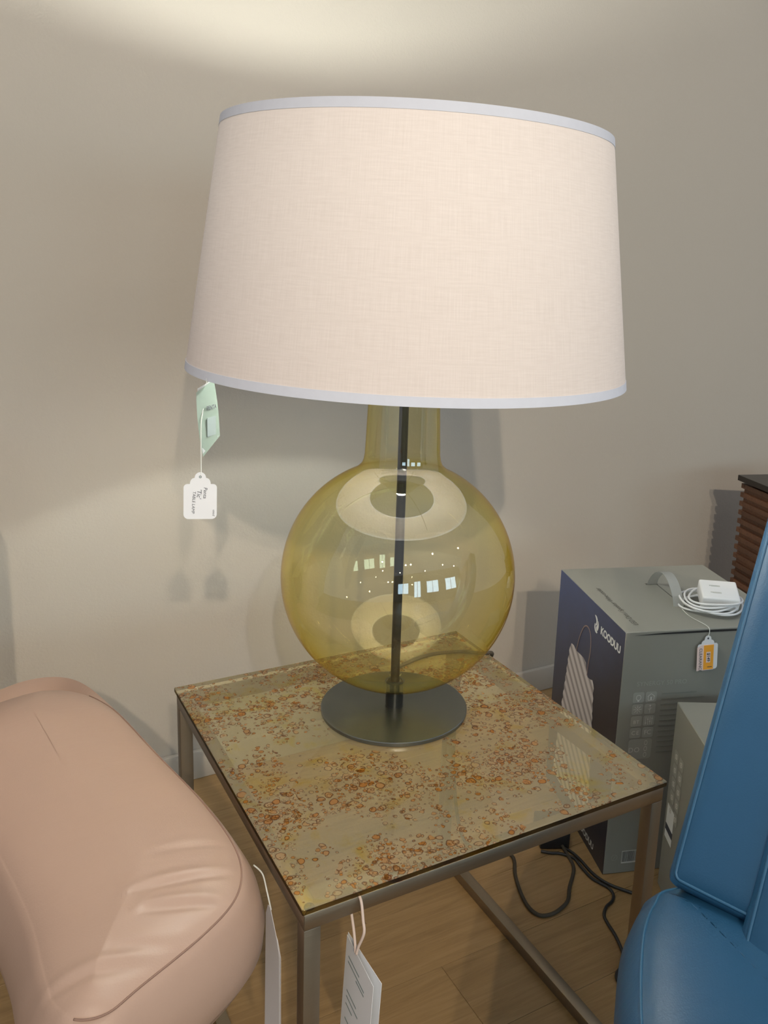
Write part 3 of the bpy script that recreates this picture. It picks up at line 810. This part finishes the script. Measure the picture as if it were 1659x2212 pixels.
# ---------------------------------------------------------------- blue leather chair, right front
def blue_chair():
    root = empty('armchair', (0.16, -0.40, 0), 'deep blue leather chair with piped backrest and seat in the right foreground', 'chair')
    o3 = Vector((0.16, -0.40, 0))
    B = Vector((0.150, -0.120, -0.030 + F)) - o3
    u = Vector((0.3314, -0.9435, 0.0057)).normalized()
    v = Vector((0.4096, 0.1493, 0.9000)).normalized()
    n = u.cross(v).normalized()
    def pad(u0, u1, v0, v1, depth, bulge, edge, name, corner=0.02, nu=28, nv=40, seam_in=0.011, lift=0.0):
        """rounded upholstered panel in the (u, v) plane with its front bulging along n"""
        bm = bmesh.new(); front = []; hw, hv = (u1 - u0) / 2, (v1 - v0) / 2
        def pt(a, b, s):
            # a, b in -1..1 ; squircle-like corners
            ca = a * hw; cb = b * hv
            ex = max(0, abs(ca) - (hw - corner)); ey = max(0, abs(cb) - (hv - corner))
            if ex > 0 and ey > 0:
                l = math.hypot(ex, ey); mx = max(ex, ey) / l
                ca = math.copysign(hw - corner + ex * mx, ca); cb = math.copysign(hv - corner + ey * mx, cb)
            da = hw - abs(ca); db = hv - abs(cb); d = min(da, db)
            prof_ = math.sqrt(max(0, 1 - (1 - min(1, d / edge)) ** 2)) if d < edge else 1
            soft = (1 - (ca / hw) ** 2) * (1 - (cb / hv) ** 2)
            w = (prof_ * 0.014 + bulge * max(0, soft) ** 0.6)
            q = u * (u0 + hw + ca) + v * (v0 + hv + cb)
            return B + q + n * (w + lift) if s else B + q - n * (depth * (0.55 + 0.45 * prof_) - lift)
        def par(i, m): t = i / m * 2 - 1; return math.sin(t * PI / 2) * 0.55 + t * 0.45
        F_, K_ = [], []
        for j in range(nv + 1):
            F_.append([bm.verts.new(pt(par(i, nu), par(j, nv), True)) for i in range(nu + 1)])
            K_.append([bm.verts.new(pt(par(i, nu), par(j, nv), False)) for i in range(nu + 1)])
        for g, flip in ((F_, False), (K_, True)):
            for j in range(nv):
                for i in range(nu):
                    q = (g[j][i], g[j][i + 1], g[j + 1][i + 1], g[j + 1][i])
                    bm.faces.new(q[::-1] if flip else q)
        per = [(0, i) for i in range(nu)] + [(j, nu) for j in range(nv)] + [(nv, nu - i) for i in range(nu)] + [(nv - j, 0) for j in range(nv)]
        for a, b in zip(per, per[1:] + per[:1]):
            bm.faces.new((F_[a[0]][a[1]], K_[a[0]][a[1]], K_[b[0]][b[1]], F_[b[0]][b[1]]))
        rimpts = []
        for (j, i) in per:
            a, b = par(i, nu), par(j, nv)
            rimpts.append(pt(a * (1 - seam_in / hw), b * (1 - seam_in / hv), True))
        bmesh.ops.recalc_face_normals(bm, faces=bm.faces)
        o = obj(name, to_mesh(bm), root, M_blue, smooth=50)
        obj('piping', tube(rimpts, 0.0021, 6, True), o, M_bluepipe, smooth=True)
        return o
    pad(0.006, 0.135, 0.000, 0.56, 0.050, 0.006, 0.03, 'backrest_wing', 0.02)
    pad(0.106, 0.50, -0.060, 0.56, 0.050, 0.020, 0.05, 'backrest', 0.05, lift=0.014)
    # seat
    zs = F - 0.050
    outline = [(0.165, -0.120), (0.128, -0.130), (0.092, -0.152), (0.060, -0.180), (0.026, -0.214), (-0.007, -0.250), (-0.06, -0.31), (-0.13, -0.40), (-0.15, -0.48), (-0.08, -0.58), (0.05, -0.70), (0.18, -0.76), (0.30, -0.70), (0.36, -0.58), (0.38, -0.46), (0.33, -0.28), (0.25, -0.16)]
    outline = [(x - o3.x, y - o3.y) for x, y in outline]
    rings = [(0.05, zs - 0.105), (0.012, zs - 0.102), (-0.012, zs - 0.088), (-0.022, zs - 0.066), (-0.0225, zs - 0.044), (-0.016, zs - 0.020), (-0.004, zs - 0.003), (0.001, zs), (0.004, zs + 0.0008), (0.010, zs + 0.005), (0.022, zs + 0.009), (0.04, zs + 0.013)]
    me, base = cushion(outline, rings, 0.012, inner=14, per=10)
    so = obj('seat_cushion', me, root, M_blue, smooth=True)
    obj('piping', tube([Vector((p.x, p.y, zs + 0.0008)) for p in offset_ring(base, 0.0015)], 0.0019, 6, True), so, M_bluepipe, smooth=True)
    obj('seat_frame', to_mesh(box_bm(0.0, 0.26, -0.58 + 0.40, -0.28 + 0.40, zs - 0.14, zs - 0.1045, bev=0.01)), root, M_black, smooth=40, loc=(-0.02, 0, 0))
    obj('column', lathe([(0, 0.03), (0.028, 0.03), (0.028, zs - 0.14), (0, zs - 0.14)], 32), root, M_steel, smooth=30, loc=(0.11, -0.05, 0))
    obj('foot', lathe([(0, 0), (0.17, 0), (0.17, 0.016), (0.15, 0.026), (0.03, 0.034), (0, 0.034)], 64), root, M_black, smooth=30, loc=(0.11, -0.05, 0))
    return root
blue_chair()

# ---------------------------------------------------------------- big carton
BT = Vector((0.527, 0.366, 0.0))            # near left corner on the floor
bd = Vector((0.315, 0.949, 0.0)).normalized()      # along the left face, away from the camera
br = Vector((0.949, -0.315, 0.0)).normalized()     # along the front face
BS, BH = 0.358, 0.5315
CB = empty('carton', BT, 'large grey carton with blue printed side, lamp picture and white carry strap', 'box')
def navy_print():
    m, nt, p, out = new_mat('navy_printed_face')
    tc = nt.nodes.new('ShaderNodeTexCoord'); v = tc.outputs['Object']
    cloud = noise(nt, v, 14, 5, 0.6)
    sep = nt.nodes.new('ShaderNodeSeparateXYZ'); nt.links.new(v, sep.inputs[0])
    # print design: blue glow in the upper far corner of the artwork
    g = math_node(nt, 'ADD', math_node(nt, 'MULTIPLY_ADD', sep.outputs['X'], 2.6, -0.35), math_node(nt, 'MULTIPLY_ADD', sep.outputs['Z'], 4.5, -1.75))
    g = math_node(nt, 'MULTIPLY', math_node(nt, 'ADD', g, math_node(nt, 'MULTIPLY', cloud, 0.5)), 0.7, clamp=True)
    c = mixc(nt, g, (0.022, 0.021, 0.032), (0.055, 0.095, 0.25))
    c = mixc(nt, math_node(nt, 'MULTIPLY', noise(nt, v, 60, 5, 0.7), 0.35), c, (0.06, 0.055, 0.06))
    nt.links.new(c, p.inputs['Base Color']); p.inputs['Roughness'].default_value = 0.4
    return m
M_navy = navy_print()
FRB = frame_mat((0, 0, 0), br, bd)              # carton frame: x along front, y back, z up
cart = box_bm(0, BS, 0, BS, 0, BH, bev=0.0015, seg=1); cm = to_mesh(cart); cm.transform(FRB)
obj('body', cm, CB, M_carton)
# printed side sheet on the left face: local X = distance from near edge, Z = height
side = obj('printed_side', box(0.001, BS - 0.001, 0, 0.0006, 0.0, BH - 0.001), CB, M_navy)
side.matrix_local = Matrix(((bd.x, -br.x, 0, 0), (bd.y, -br.y, 0, 0), (0, 0, 1, 0), (0, 0, 0, 1)))
tag(side, 'dark navy printed side')
# frames for flat print: left face (x runs from far to near), front face, top face
ML = frame_mat(bd * BS - br * 0.0007, -bd, (0, 0, 1))       # z axis points out of the left face
MF = frame_mat(-bd * 0.0002, br, (0, 0, 1))
MT = frame_mat((0, 0, BH + 0.0002), br, bd)
def pr(name, me, M, ox, oy, mat, z=0.0002, rot=0.0, smooth=None, parent=None):
    return placed(name, me, M @ Matrix.Translation((ox, oy, z)) @ Matrix.Rotation(rot, 4, 'Z'), parent or CB, mat, smooth)
# logo and word
def blob(pts): return poly_slab([(p.x, p.y) for p in catmull([(x, y, 0) for x, y in pts], 6, True)], 0.0003)
logo1 = [(-0.010, 0.017), (-0.001, 0.016), (0.005, 0.009), (0.003, 0.0), (-0.003, -0.003), (-0.001, 0.005), (-0.004, 0.011)]
logo2 = [(0.008, 0.010), (0.012, 0.0), (0.009, -0.010), (0.003, -0.012), (0.0, -0.006), (0.004, -0.001), (0.007, 0.004)]
logo3 = [(-0.007, 0.000), (-0.009, -0.008), (-0.004, -0.016), (0.005, -0.018), (0.007, -0.014), (0.0, -0.012), (-0.004, -0.007)]
for lg in (logo1, logo2, logo3): pr('logo', blob(lg), ML, 0.222, 0.490, M_printwhite, 0.0003)
pr('lettering', text_mesh('KOODUU', 0.0225, 'LEFT', 0.98, 0.0009), ML, 0.245, 0.4870, M_printwhite, 0.0004)
pr('lettering', text_mesh('KOODUU', 0.0200, 'LEFT', 0.98, 0.0006), ML, 0.215, 0.022, M_printgrey, 0.0004)
# picture of a ribbed lamp with a leather handle
def rib_print():
    m, nt, p, out = new_mat('ribbed_lamp_print')
    tc = nt.nodes.new('ShaderNodeTexCoord')
    w = nt.nodes.new('ShaderNodeTexWave'); w.wave_type = 'BANDS'; w.bands_direction = 'DIAGONAL'
    w.inputs['Scale'].default_value = 18; w.inputs['Distortion'].default_value = 0.6; w.inputs['Detail'].default_value = 0; w.inputs['Detail Scale'].default_value = 0.3
    mp = nt.nodes.new('ShaderNodeMapping'); mp.inputs['Scale'].default_value = (0.85, 0.0, 1.15)
    nt.links.new(tc.outputs['UV'], mp.inputs[0]); nt.links.new(mp.outputs[0], w.inputs['Vector'])
    nt.links.new(ramp(nt, w.outputs['Fac'], [(0.0, (0.27, 0.25, 0.26)), (0.35, (0.50, 0.47, 0.48)), (1.0, (0.66, 0.64, 0.65))]), p.inputs['Base Color'])
    p.inputs['Roughness'].default_value = 0.5
    return m
M_rib = rib_print()
lo = []
nrib = 15
for k in range(nrib):                                    # scalloped left side, going up
    t0 = k / nrib; t1 = (k + 1) / nrib
    for s in (0.0, 0.35, 0.7):
        t = t0 + (t1 - t0) * s
        lo.append((0.048 + 0.046 * t ** 1.2 - 0.0045 * math.sin(PI * s / 0.9), 0.040 + 0.345 * t))
lo += [(0.098, 0.392), (0.112, 0.393), (0.128, 0.388), (0.150, 0.390), (0.172, 0.391), (0.185, 0.386), (0.192, 0.372), (0.200, 0.360), (0.214, 0.362), (0.226, 0.366)]
for k in range(nrib):
    t0 = k / nrib
    for s in (0.0, 0.35, 0.7):
        t = t0 + s / nrib
        lo.append((0.232 + 0.030 * t + 0.0040 * math.sin(PI * s / 0.9), 0.360 - 0.320 * t))
lm = poly_slab(lo, 0.0003)
uvl = lm.uv_layers.new(name='UVMap')
for lp in lm.loops: c = lm.vertices[lp.vertex_index].co; uvl.data[lp.index].uv = (c.x, c.y)
for n_ in M_rib.node_tree.nodes:
    if n_.type == 'MAPPING': n_.inputs['Scale'].default_value = (0.85, 1.15, 0.0)
pr('lamp_picture', lm, ML, 0, 0, M_rib, 0.0003)
hp = catmull([(0.128, 0.388, 0), (0.140, 0.425, 0), (0.160, 0.458, 0), (0.182, 0.466, 0), (0.199, 0.452, 0), (0.203, 0.420, 0), (0.197, 0.385, 0), (0.196, 0.362, 0)], 6)
def ribbon2d(pts, w):
    out = []
    for i, p in enumerate(pts):
        a, b = pts[max(i - 1, 0)], pts[min(i + 1, len(pts) - 1)]; t = (b - a).normalized(); out.append((p + Vector((-t.y, t.x, 0)) * w, p - Vector((-t.y, t.x, 0)) * w))
    return poly_slab([(q[0].x, q[0].y) for q in out] + [(q[1].x, q[1].y) for q in reversed(out)], 0.0003)
M_hndprint = plain('brown_handle_print', (0.27, 0.20, 0.185), 0.5, var=0.1)
pr('handle_picture', ribbon2d(hp, 0.0016), ML, 0, 0, M_hndprint, 0.0004)
# front face print
pr('lettering', text_mesh('SYNERGY 50 PRO', 0.0135, 'LEFT', 1.02), MF, 0.033, 0.4215, M_printfaint)
def rrect(w, h, r):
    pts = []
    for cx, cy, a0_ in ((w / 2 - r, h / 2 - r, 0), (-w / 2 + r, h / 2 - r, 90), (-w / 2 + r, -h / 2 + r, 180), (w / 2 - r, -h / 2 + r, 270)):
        for a in range(a0_, a0_ + 91, 30): pts.append((cx + r * math.cos(math.radians(a)), cy + r * math.sin(math.radians(a))))
    return pts
def ring2d(r0, r1, n=24, sx=1.0, sy=1.0):
    bm = bmesh.new()
    A = [bm.verts.new((r0 * sx * math.cos(2 * PI * k / n), r0 * sy * math.sin(2 * PI * k / n), 0.0002)) for k in range(n)]
    Bv = [bm.verts.new((r1 * sx * math.cos(2 * PI * k / n), r1 * sy * math.sin(2 * PI * k / n), 0.0002)) for k in range(n)]
    for k in range(n): bm.faces.new((A[k], Bv[k], Bv[(k + 1) % n], A[(k + 1) % n]))
    return to_mesh(bm)
def bar2d(x0, y0, x1, y1, w):
    d = Vector((x1 - x0, y1 - y0)); t = d.normalized(); p = Vector((-t.y, t.x)) * w / 2
    return poly_slab([(x0 - p.x, y0 - p.y), (x1 - p.x, y1 - p.y), (x1 + p.x, y1 + p.y), (x0 + p.x, y0 + p.y)], 0.0002)
I4 = Matrix()
tiles = []
gx = (0.0395, 0.0660); gy = (0.393, 0.3675, 0.342, 0.3165)
for j, cy in enumerate(gy):
    for i, cx in enumerate(gx):
        pr('icon_tile', poly_slab(rrect(0.0235, 0.0225, 0.004), 0.0001), MF, cx, cy, M_printfaint, 0.0002)
icons = {
    (0, 0): [ring2d(0.0048, 0.0060, 20, 0.9, 1.0), bar2d(-0.0018, -0.0072, 0.0018, -0.0072, 0.0028)],
    (0, 1): [bar2d(-0.006, -0.007, 0.006, -0.007, 0.001), bar2d(-0.006, -0.007, -0.006, 0.001, 0.001), bar2d(0.006, -0.007, 0.006, 0.001, 0.001), bar2d(-0.0075, 0.001, 0, 0.007, 0.001), bar2d(0.0075, 0.001, 0, 0.007, 0.001), bar2d(0, -0.007, 0, 0.0, 0.003)],
    (1, 0): [bar2d(0.003 * math.cos(a), 0.003 * math.sin(a), 0.0085 * math.cos(a), 0.0085 * math.sin(a), 0.001) for a in [k * PI / 4 for k in range(8)]] + [ring2d(0.0, 0.0016, 10)],
    (1, 1): [bar2d(0, -0.008, 0, 0.007, 0.001), bar2d(0, -0.002, 0.004, 0.003, 0.001), bar2d(0, -0.004, -0.004, 0.001, 0.001), ring2d(0, 0.0018, 10), bar2d(-0.0015, 0.007, 0.0015, 0.007, 0.002)],
    (2, 1): [bar2d(-0.0066 + k * 0.0044, -0.0085, -0.0066 + k * 0.0044, 0.0085, 0.0009) for k in range(4)] + [bar2d(-0.0066 + k * 0.0044 - 0.0014, y_, -0.0066 + k * 0.0044 + 0.0014, y_, 0.002) for k, y_ in enumerate((-0.005, 0.003, -0.002, 0.004))],
}
for (j, i), parts_ in icons.items():
    pr('icon', join_meshes([(p_, I4) for p_ in parts_]), MF, gx[i], gy[j], M_printgrey, 0.0005)
pr('lettering', text_mesh('BT', 0.0105, 'CENTER', 1.1), MF, gx[0], gy[2] - 0.002, M_printgrey, 0.0005)
pr('lettering', text_mesh('CE', 0.0120, 'CENTER', 1.3), MF, gx[0], gy[3], M_printgrey, 0.0005)
pr('lettering', text_mesh('FC', 0.0140, 'CENTER', 0.9), MF, gx[1], gy[3], M_printgrey, 0.0005)
pr('icon_tile', poly_slab(rrect(0.050, 0.044, 0.006), 0.0001), MF, 0.0525, 0.281, M_printfaint, 0.0002)
pr('lettering', text_mesh('DO', 0.0150, 'CENTER', 1.1), MF, 0.0405, 0.279, M_printgrey, 0.0005)
pr('icon', join_meshes([(ring2d(0.0034, 0.0044, 16, 0.8, 1.2), Matrix.Translation((0, k * 0.013, 0))) for k in (-1, 0, 1)]), MF, 0.0645, 0.281, M_printgrey, 0.0005)
# small print, disposal mark and bar code
for k in range(12):
    pr('small_print', bar2d(0, 0, 0.075 + 0.02 * math.sin(k * 2.1), 0, 0.0022), MF, 0.088, 0.398 - k * 0.0115, M_printsmall, 0.0002)
pr('disposal_mark', join_meshes([(ring2d(0.006, 0.0068, 20), I4), (bar2d(-0.002, -0.003, 0.003, 0.003, 0.0012), I4)]), MF, 0.021, 0.038, M_printfaint, 0.0003)
pr('barcode_label', poly_slab([(-0.020, -0.0145), (0.020, -0.0145), (0.020, 0.0145), (-0.020, 0.0145)], 0.0002), MF, 0.057, 0.037, M_printgrey, 0.0002)
rb_ = random.Random(3); bars = []; x_ = -0.0185
while x_ < 0.018:
    w_b = rb_.choice((0.0004, 0.0007, 0.0010)); bars.append((bar2d(x_, -0.011, x_, 0.013, w_b), I4)); x_ += w_b + rb_.choice((0.0005, 0.0009))
pr('barcode', join_meshes(bars), MF, 0.057, 0.037, M_printdark, 0.0005)
pr('barcode_label', poly_slab([(-0.016, -0.015), (0.016, -0.015), (0.016, 0.015), (-0.016, 0.015)], 0.0002), MF, 0.098, 0.037, M_printgrey, 0.0002)
# lid gap along the front top edge
pr('lid_gap', poly_slab([(0.02, 0), (0.33, 0), (0.33, 0.0022), (0.20, 0.0045), (0.08, 0.0030)], 0.0003), MF, 0, BH - 0.0075, M_black, 0.0002)
# handwritten-looking line on the lid, read from the far side
pr('lettering', text_mesh('LED Dim / Speaker Wine cooler', 0.0165, 'LEFT', 0.93), MT, 0.036, 0.030, M_printdark, 0.0003, rot=PI / 2)
# carry strap and its slot
s0, s1 = Vector((0.765, 0.543)), Vector((0.722, 0.420))
sd = Vector(((s1 - s0).x, (s1 - s0).y, 0)).normalized(); sp = Vector((sd.y, -sd.x, 0)); slen = (s1 - s0).length
def strap():
    bm = bmesh.new(); rows = []
    p0 = Vector((s0.x, s0.y, BH)) - BT
    for k in range(25):
        t = k / 24
        q = p0 + sd * (slen * t) + Vector((0, 0, 0.048 * math.sin(PI * t) ** 0.62 - 0.002 + 0.004 * math.sin(PI * t)))
        rows.append([bm.verts.new(q + sp * w_) for w_ in (-0.0115, -0.0095, 0.0095, 0.0115)])
    for a, b in zip(rows, rows[1:]):
        for i in range(3): bm.faces.new((a[i], a[i + 1], b[i + 1], b[i]))
    bmesh.ops.solidify(bm, geom=list(bm.faces), thickness=0.0012)
    bmesh.ops.recalc_face_normals(bm, faces=bm.faces)
    return to_mesh(bm)
obj('carry_strap', strap(), CB, M_strap, smooth=40)
msl = frame_mat(Vector((s0.x, s0.y, BH + 0.0003)) - BT, sd, sp)
placed('strap_slot', box(-0.004, slen + 0.002, -0.0125, -0.0100, 0, 0.0004), msl, CB, M_printdark)
placed('strap_slot', box(-0.006, 0.002, -0.014, 0.014, 0, 0.0004), msl, CB, M_printdark)

# clearance tag hanging down the front of the carton
hole2 = BT + br * 0.172 - bd * 0.0045 + Vector((0, 0, 0.513))
CT = empty('clearance_tag', hole2, 'white scalloped tag with orange CLEARANCE price sticker hanging on the grey carton', 'tag')
MCT = frame_mat((0, 0, 0), br, (0.06, 0.02, 1)) 
MCT = MCT @ Matrix.Rotation(math.radians(3), 4, 'Z')
placed('card', poly_slab(scallop(0.043, 0.074), 0.0004), MCT, CT, M_paper)
placed('eyelet', lathe([(0.0008, 0.0005), (0.0018, 0.0005), (0.0018, 0.0009), (0.0008, 0.0009)], 16, close=True), MCT, CT, M_ink)
placed('sticker_border', poly_slab([(-0.0225, -0.018), (-0.0225, -0.066), (0.013, -0.066), (0.013, -0.013), (-0.014, -0.013)], 0.0003), MCT @ Matrix.Translation((0, 0, 0.0005)), CT, M_pinksticker)
placed('sticker', box(-0.0085, 0.0125, -0.0645, -0.0140, 0, 0.0003), MCT @ Matrix.Translation((0, 0, 0.0008)), CT, M_orange)
placed('price_panel', box(-0.003, 0.006, -0.050, -0.028, 0, 0.0002), MCT @ Matrix.Translation((0, 0, 0.0012)), CT, M_pinksticker)
line_text('CLEARANCE', 0.0088, -0.0153, -0.0190, -PI / 2, MCT, CT, M_ink, 0.0, 0.0012)
line_text('$149', 0.0088, 0.0015, -0.0300, -PI / 2, MCT, CT, M_ink, 0.0, 0.0016, offset=0.0002)
placed('print_line', box(0, 0.010, 0, 0.0012, 0, 0.0002), MCT @ Matrix.Translation((0.0, -0.060, 0.0012)), CT, M_ink)
rl2 = lambda p: Vector(p) - hole2
obj('string', tube(catmull([rl2((0.722, 0.418, BH + 0.002)), rl2((0.7, 0.37, BH + 0.0022)), rl2(BT + br * 0.1735 + bd * 0.012 + Vector((0, 0, BH + 0.002))), rl2(BT + br * 0.174 - bd * 0.003 + Vector((0, 0, BH - 0.002))), Vector((0, 0, 0.0008))], 6), 0.0007, 6), CT, M_string, smooth=True)

# charger with coiled cable on the carton
CH = empty('phone_charger', (0.776, 0.384, BH), 'white plug charger with its cable coiled up on the grey carton', 'charger')
def coil():
    pts = []
    r_ = random.Random(8)
    turns = 6; per = 22
    for k in range(turns * per):
        t = k / per; a = 2 * PI * t
        tn = int(t)
        rad = 0.056 + 0.006 * math.sin(a * 1.0 + tn * 1.7) + 0.004 * math.sin(tn * 2.3) + 0.003 * math.sin(3 * a + tn)
        z = 0.0032 + 0.0052 * (t * 0.75) + 0.003 * math.sin(a * 2 + tn) * 0.7 + 0.001
        pts.append(Vector((rad * math.cos(a) * 1.05 + 0.003 * math.sin(tn * 3.1), rad * math.sin(a) * 0.95 + 0.003 * math.cos(tn * 2.2), max(0.0024, z))))
    return pts
obj('cable', tube(catmull(coil(), 3), 0.0022, 8), CH, M_white, smooth=True)
MA = frame_mat((0.012, -0.006, 0.0285), (0.80, -0.60, 0.0), (0.55, 0.74, 0.30))
ad = to_mesh(box_bm(-0.038, 0.038, -0.031, 0.031, -0.016, 0.017, bev=0.004, seg=3)); ad.transform(MA)
adp = obj('adapter', ad, CH, M_white, smooth=40)
for yy in (-0.012, 0.010):
    placed('plug_slot', to_mesh(box_bm(-0.016, 0.002, -0.0022, 0.0022, 0, 0.0004)), MA @ Matrix.Translation((0.0, yy, 0.0170)), adp, M_printgrey)
    placed('plug_pin', to_mesh(box_bm(-0.020, -0.002, -0.0008, 0.0008, 0, 0.0012)), MA @ Matrix.Translation((0.0, yy, 0.0172)), adp, M_strap)

# ---------------------------------------------------------------- smaller carton
B2 = Vector((0.612, 0.298, 0.0)); b2d = Vector((-0.475, -0.88, 0)).normalized(); b2r = Vector((0.88, -0.475, 0)).normalized()
B2H, B2D, B2W = 0.400, 0.205, 0.22
CB2 = empty('carton', B2, 'smaller grey carton with white icons between the table leg and the blue chair', 'box')
m2 = to_mesh(box_bm(0, B2W, 0, B2D, 0, B2H, bev=0.0015, seg=1)); FR2 = frame_mat((0, 0, 0), b2r, -b2d)
m2.transform(Matrix.Translation(b2d * B2D) @ FR2)
obj('body', m2, CB2, M_carton)
ML2 = frame_mat(-b2r * 0.0003, b2d, (0, 0, 1))
for j in range(5):
    for i in range(2):
        pr('icon_tile', poly_slab(rrect(0.024, 0.024, 0.006), 0.0002), ML2, 0.030 + i * 0.029, 0.300 - j * 0.029, M_printfaint, 0.0002, parent=CB2)
        pr('icon', join_meshes([(ring2d(0.003, 0.0055, 14), I4), (bar2d(-0.004, -0.006, 0.004, 0.006, 0.0016), I4)]), ML2, 0.030 + i * 0.029, 0.300 - j * 0.029, M_printgrey, 0.0005, parent=CB2)
pr('sticker', poly_slab([(0.012, 0.148), (0.052, 0.148), (0.052, 0.190), (0.012, 0.190)], 0.0003), ML2, 0, 0, M_printwhite, 0.0002, parent=CB2)
pr('sticker_band', poly_slab([(0.012, 0.134), (0.052, 0.134), (0.052, 0.148), (0.012, 0.148)], 0.0003), ML2, 0, 0, M_ink, 0.0002, parent=CB2)
pr('sticker', poly_slab([(0.012, 0.118), (0.052, 0.118), (0.052, 0.134), (0.012, 0.134)], 0.0003), ML2, 0, 0, M_printwhite, 0.0002, parent=CB2)

# ---------------------------------------------------------------- slatted walnut stand by the wall
WT = F + 0.155
W0 = Vector((1.421, 0.870, 0.0))
wfd = Vector((-0.034, -0.116, 0)); wfd = Vector((-0.28, -0.96, 0)).normalized()     # front face runs towards the camera
wrd = Vector((0.96, -0.28, 0)).normalized()
WS = empty('slatted_stand', W0, 'walnut stand of stacked slats with a dark top against the wall', 'stand')
WW, WD = 0.36, 0.34
MW = frame_mat((0, 0, 0), wrd, -wfd)         # x to the right, y away from the camera side
def wadd(name, a, mat, bev=0.001):
    me = to_mesh(box_bm(*a, bev=bev, seg=1)); me.transform(MW @ Matrix.Translation((0, -WD, 0))); return obj(name, me, WS, mat)
wadd('top_board', (-0.012, WW + 0.012, -0.012, WD + 0.004, WT - 0.016, WT), M_darkwood)
wadd('inner_box', (0.022, WW - 0.022, 0.022, WD - 0.022, 0.0, WT - 0.0165), M_black)
pitch_, th_ = 0.0262, 0.0140
z_ = WT - 0.024
def share(name, me, loc):
    o = bpy.data.objects.new(name, me); COL.objects.link(o); o.parent = WS; o.location = loc
def wmesh(a):
    me = to_mesh(box_bm(*a, bev=0.0008, seg=1)); me.transform(MW @ Matrix.Translation((0, -WD, 0))); me.materials.append(M_walnut); return me
slat_front = wmesh((0.0, WW, 0.0, 0.016, -th_, 0)); slat_back = wmesh((0.0, WW, WD - 0.016, WD, -th_, 0))
slat_left = wmesh((0.0, 0.016, 0.0165, WD - 0.0165, -th_, 0)); slat_right = wmesh((WW - 0.016, WW, 0.0165, WD - 0.0165, -th_, 0))
block_f = wmesh((0.007, 0.065, 0.007, 0.020, -(pitch_ - th_), 0)); block_l = wmesh((0.007, 0.020, 0.0205, WD - 0.007, -(pitch_ - th_), 0)); block_fr = wmesh((WW - 0.065, WW - 0.007, 0.007, 0.020, -(pitch_ - th_), 0))
while z_ - pitch_ > 0:
    for me in (slat_front, slat_back, slat_left, slat_right): share('slat', me, (0, 0, z_))
    for me in (block_f, block_l, block_fr): share('spacer_block', me, (0, 0, z_ - th_ - 0.0001))
    z_ -= pitch_

# ---------------------------------------------------------------- power strip and black cords on the floor
PS = empty('power_strip', (0.501, 0.501, 0), 'black power strip lying on the floor under the table', 'power strip')
MP = frame_mat((0, 0, 0), (0.90, -0.43, 0), (0.43, 0.90, 0))
ps = to_mesh(box_bm(-0.033, 0.031, -0.030, 0.05, 0.0, 0.040, bev=0.004, seg=2)); ps.transform(MP)
obj('housing', ps, PS, M_black, smooth=40)
def floor_cord(name, pts, label, r=0.0030):
    p0 = Vector((pts[0][0], pts[0][1], 0))
    return obj(name, tube(catmull([Vector((x, y, 0.0004 + r)) - Vector(PS.location) for x, y in pts], 8), r, 8), PS, M_black, smooth=True)
floor_cord('cord', [(0.455, 0.480), (0.470, 0.466), (0.486, 0.456), (0.503, 0.432), (0.500, 0.404), (0.497, 0.365), (0.508, 0.330), (0.505, 0.311), (0.491, 0.297), (0.468, 0.289), (0.450, 0.274), (0.442, 0.255), (0.435, 0.228), (0.426, 0.204), (0.416, 0.184), (0.400, 0.166), (0.376, 0.156), (0.366, 0.140), (0.376, 0.122)], 'black cord winding across the floor towards the blue chair')
floor_cord('cord', [(0.500, 0.480), (0.511, 0.450), (0.512, 0.420), (0.508, 0.372), (0.516, 0.336), (0.533, 0.307), (0.545, 0.290)], 'short black cord ending on the floor near the big carton')
